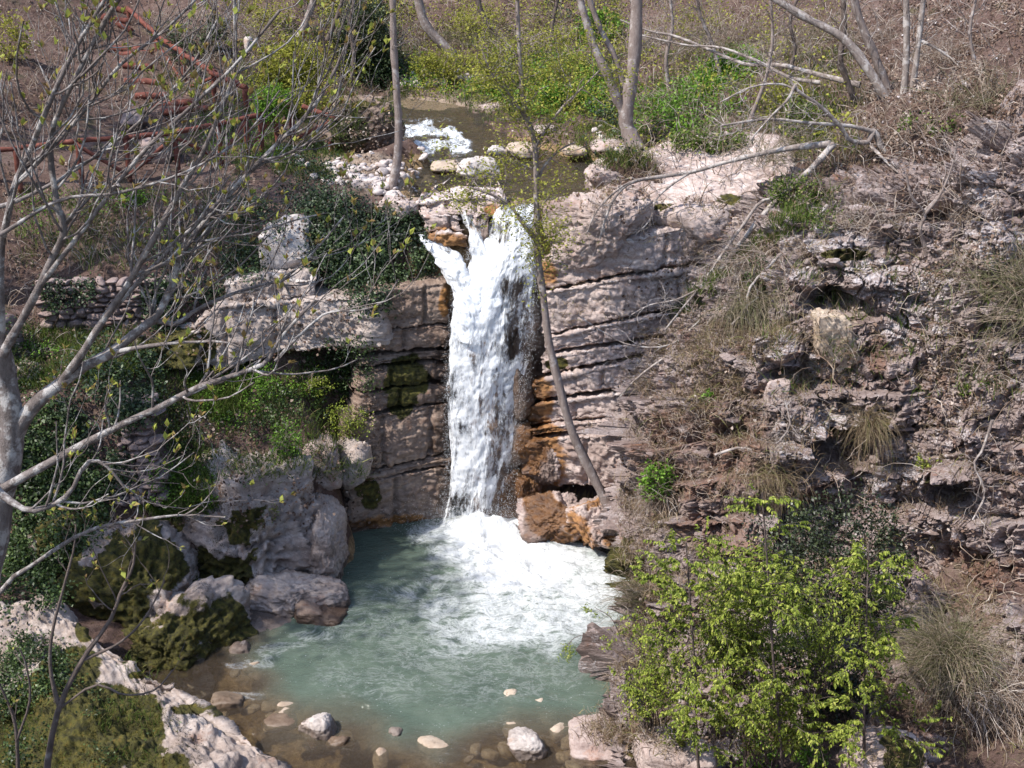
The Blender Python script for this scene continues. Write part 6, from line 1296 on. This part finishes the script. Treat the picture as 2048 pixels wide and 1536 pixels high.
# young leafy trees at the lower right
def sapling(label, pts, nb, blen, nleaf, seed, mt='spring'):
    rng = np.random.default_rng(7000 + seed)
    W, Rr = traced(pts, 4.2, 1.4, 26); e = empty('young_tree', W[0]); tag(e, label, 'young tree', None, 'thing')
    V, F = tubes(W[None], Rr[None], 7); mobj('trunk', V, F, M['bark_dark'], e)
    t = np.sort(rng.uniform(.28, .98, nb)); k = np.minimum((t * 25).astype(int), 24); p = W[k]
    an = np.arange(nb) * 2.4 + rng.normal(0, .4, nb); D = np.stack([np.cos(an), np.sin(an) * .8, np.full(nb, .45)], 1)
    L = blen * (1.15 - .75 * t) * rng.uniform(.6, 1.2, nb) + .12
    S = shoots(p, D, L, 9, rng, .1, .35, .45)
    p2, d2, r2 = offshoots(S, taper(np.full(nb, .006), 9, .3), nb * 9, rng, .15, 1, .7, [0, 0, .1]); d2[:, 2] *= .5
    S2 = shoots(p2, d2, rng.uniform(.14, .42, len(p2)), 6, rng, .0, .4, .4)
    a = Acc(); a.add(*tubes(S, taper(np.full(nb, .006), 9, .3), 5)); a.add(*tubes(S2, taper(np.full(len(p2), .003), 6, .4), 3)); V, F, _ = a.out(); tag(mobj('branches', V, F, M['bark_dark'], e), kind='stuff')
    kk = rng.integers(0, len(S2), nleaf); f = rng.uniform(.1, 1, nleaf) * 5; j = np.minimum(f.astype(int), 4); q = S2[kk, j] + (S2[kk, j + 1] - S2[kk, j]) * (f - j)[:, None]
    tw = norm(S2[kk, -1] - S2[kk, 0]); sd2 = norm(np.cross(tw, UP)) * np.where(rng.random(nleaf) < .5, 1, -1)[:, None]
    ax = norm(tw * .5 + sd2 * .8 + rdir(nleaf, rng) * .35 - UP * .55)
    sz = .018 + .052 * rng.random(nleaf) ** 1.3
    V, F, b = leaves(q, ax, norm(UP + rdir(nleaf, rng) * .5), sz, sz * .55, rng, simple=False)
    tag(mobj('leaves', V, F, M[mt], e, attrs=dict(rnd=b)), kind='stuff')
sapling('leafy young tree beside the pool at the lower right', [(1410,1640,14.9),(1394,1500,14.9),(1390,1350,14.9),(1380,1200,14.9),(1372,1085,14.9)], 48, 1.25, 15000, 1)
sapling('tallest leafy young tree in the middle of the lower right group', [(1570,1650,14.6),(1562,1500,14.6),(1545,1300,14.6),(1536,1150,14.6),(1524,985,14.6)], 44, .95, 13000, 2)
sapling('leafy young tree nearest the broom shrub at the lower right', [(1735,1650,14.5),(1728,1500,14.5),(1730,1350,14.5),(1734,1200,14.5),(1738,1085,14.5)], 38, .95, 11500, 3)
sapling('slim leafy young tree between the dark bush and the first young tree', [(1480,1650,15.4),(1500,1400,15.4),(1520,1200,15.4),(1530,1090,15.4)], 28, .7, 4500, 4)
tree('sapling', 'small leafy sprig reaching out over the green pool water', None, [([(1300,1340,16.6),(1240,1290,16.8),(1195,1268,17.0),(1150,1275,17.1),(1125,1305,17.15)], 1.3, .6, 14), ([(1250,1300,16.8),(1225,1240,16.9),(1190,1215,17.0)], 1.2, .6, 10)], 'bark_dark', 'sprig', lv=((14, .1, .35, .8), (26, .06, .16, .7)), up=-.2, nside=4, leaf='spring', nleaf=420, lsize=(.025, .045), seed=80, rmax=.003, minr=.0015, around=.02)

# tall evergreen trees on the left rim, just outside the picture; their crowns throw the dappled shade over the left bank
def evergreen(label, x, y, h, r, n, seed):
    rng = np.random.default_rng(9000 + seed); z0 = float(gz(x, y)); e = empty('evergreen_tree', (x, y, z0)); tag(e, label, 'tree', None, 'thing')
    W = spline([(x, y, z0), (x + .2, y, z0 + h * .4), (x - .1, y + .2, z0 + h * .75), (x, y, z0 + h)], 14); Rr = np.linspace(.26, .05, 14)
    V, F = tubes(W[None], Rr[None], 9); mobj('trunk', V, F, M['bark_dark'], e)
    p, d, rr = offshoots(W[None], Rr[None], 60, rng, .35, 1, 1.2); S = shoots(p, d, rng.uniform(.5, 1, 60) * r, 7, rng, .2, .4)
    V, F = tubes(S, taper(np.full(60, .05), 7, .3), 4); tag(mobj('branches', V, F, M['bark_dark'], e), kind='stuff')
    k = rng.integers(0, 60, n); j = rng.integers(2, 7, n); q = S[k, j] + rng.normal(0, .42, (n, 3))
    V, F, b = leaves(q, rdir(n, rng), rdir(n, rng), rng.uniform(.12, .26, n), rng.uniform(.10, .2, n), rng)
    tag(mobj('leaves', V, F, M['evergreen'], e, attrs=dict(rnd=b)), kind='stuff')
evergreen('tall evergreen on the left rim nearest the viewer, outside the left edge', -15.2, 15.8, 11, 3.4, 2600, 1)
evergreen('tall evergreen on the left rim beside the old wall, outside the left edge', -13.5, 23.5, 11.5, 3.8, 2300, 2)
evergreen('tall evergreen on the left rim beyond the fence, outside the left edge', -15.5, 29.0, 11, 3.6, 5000, 3)
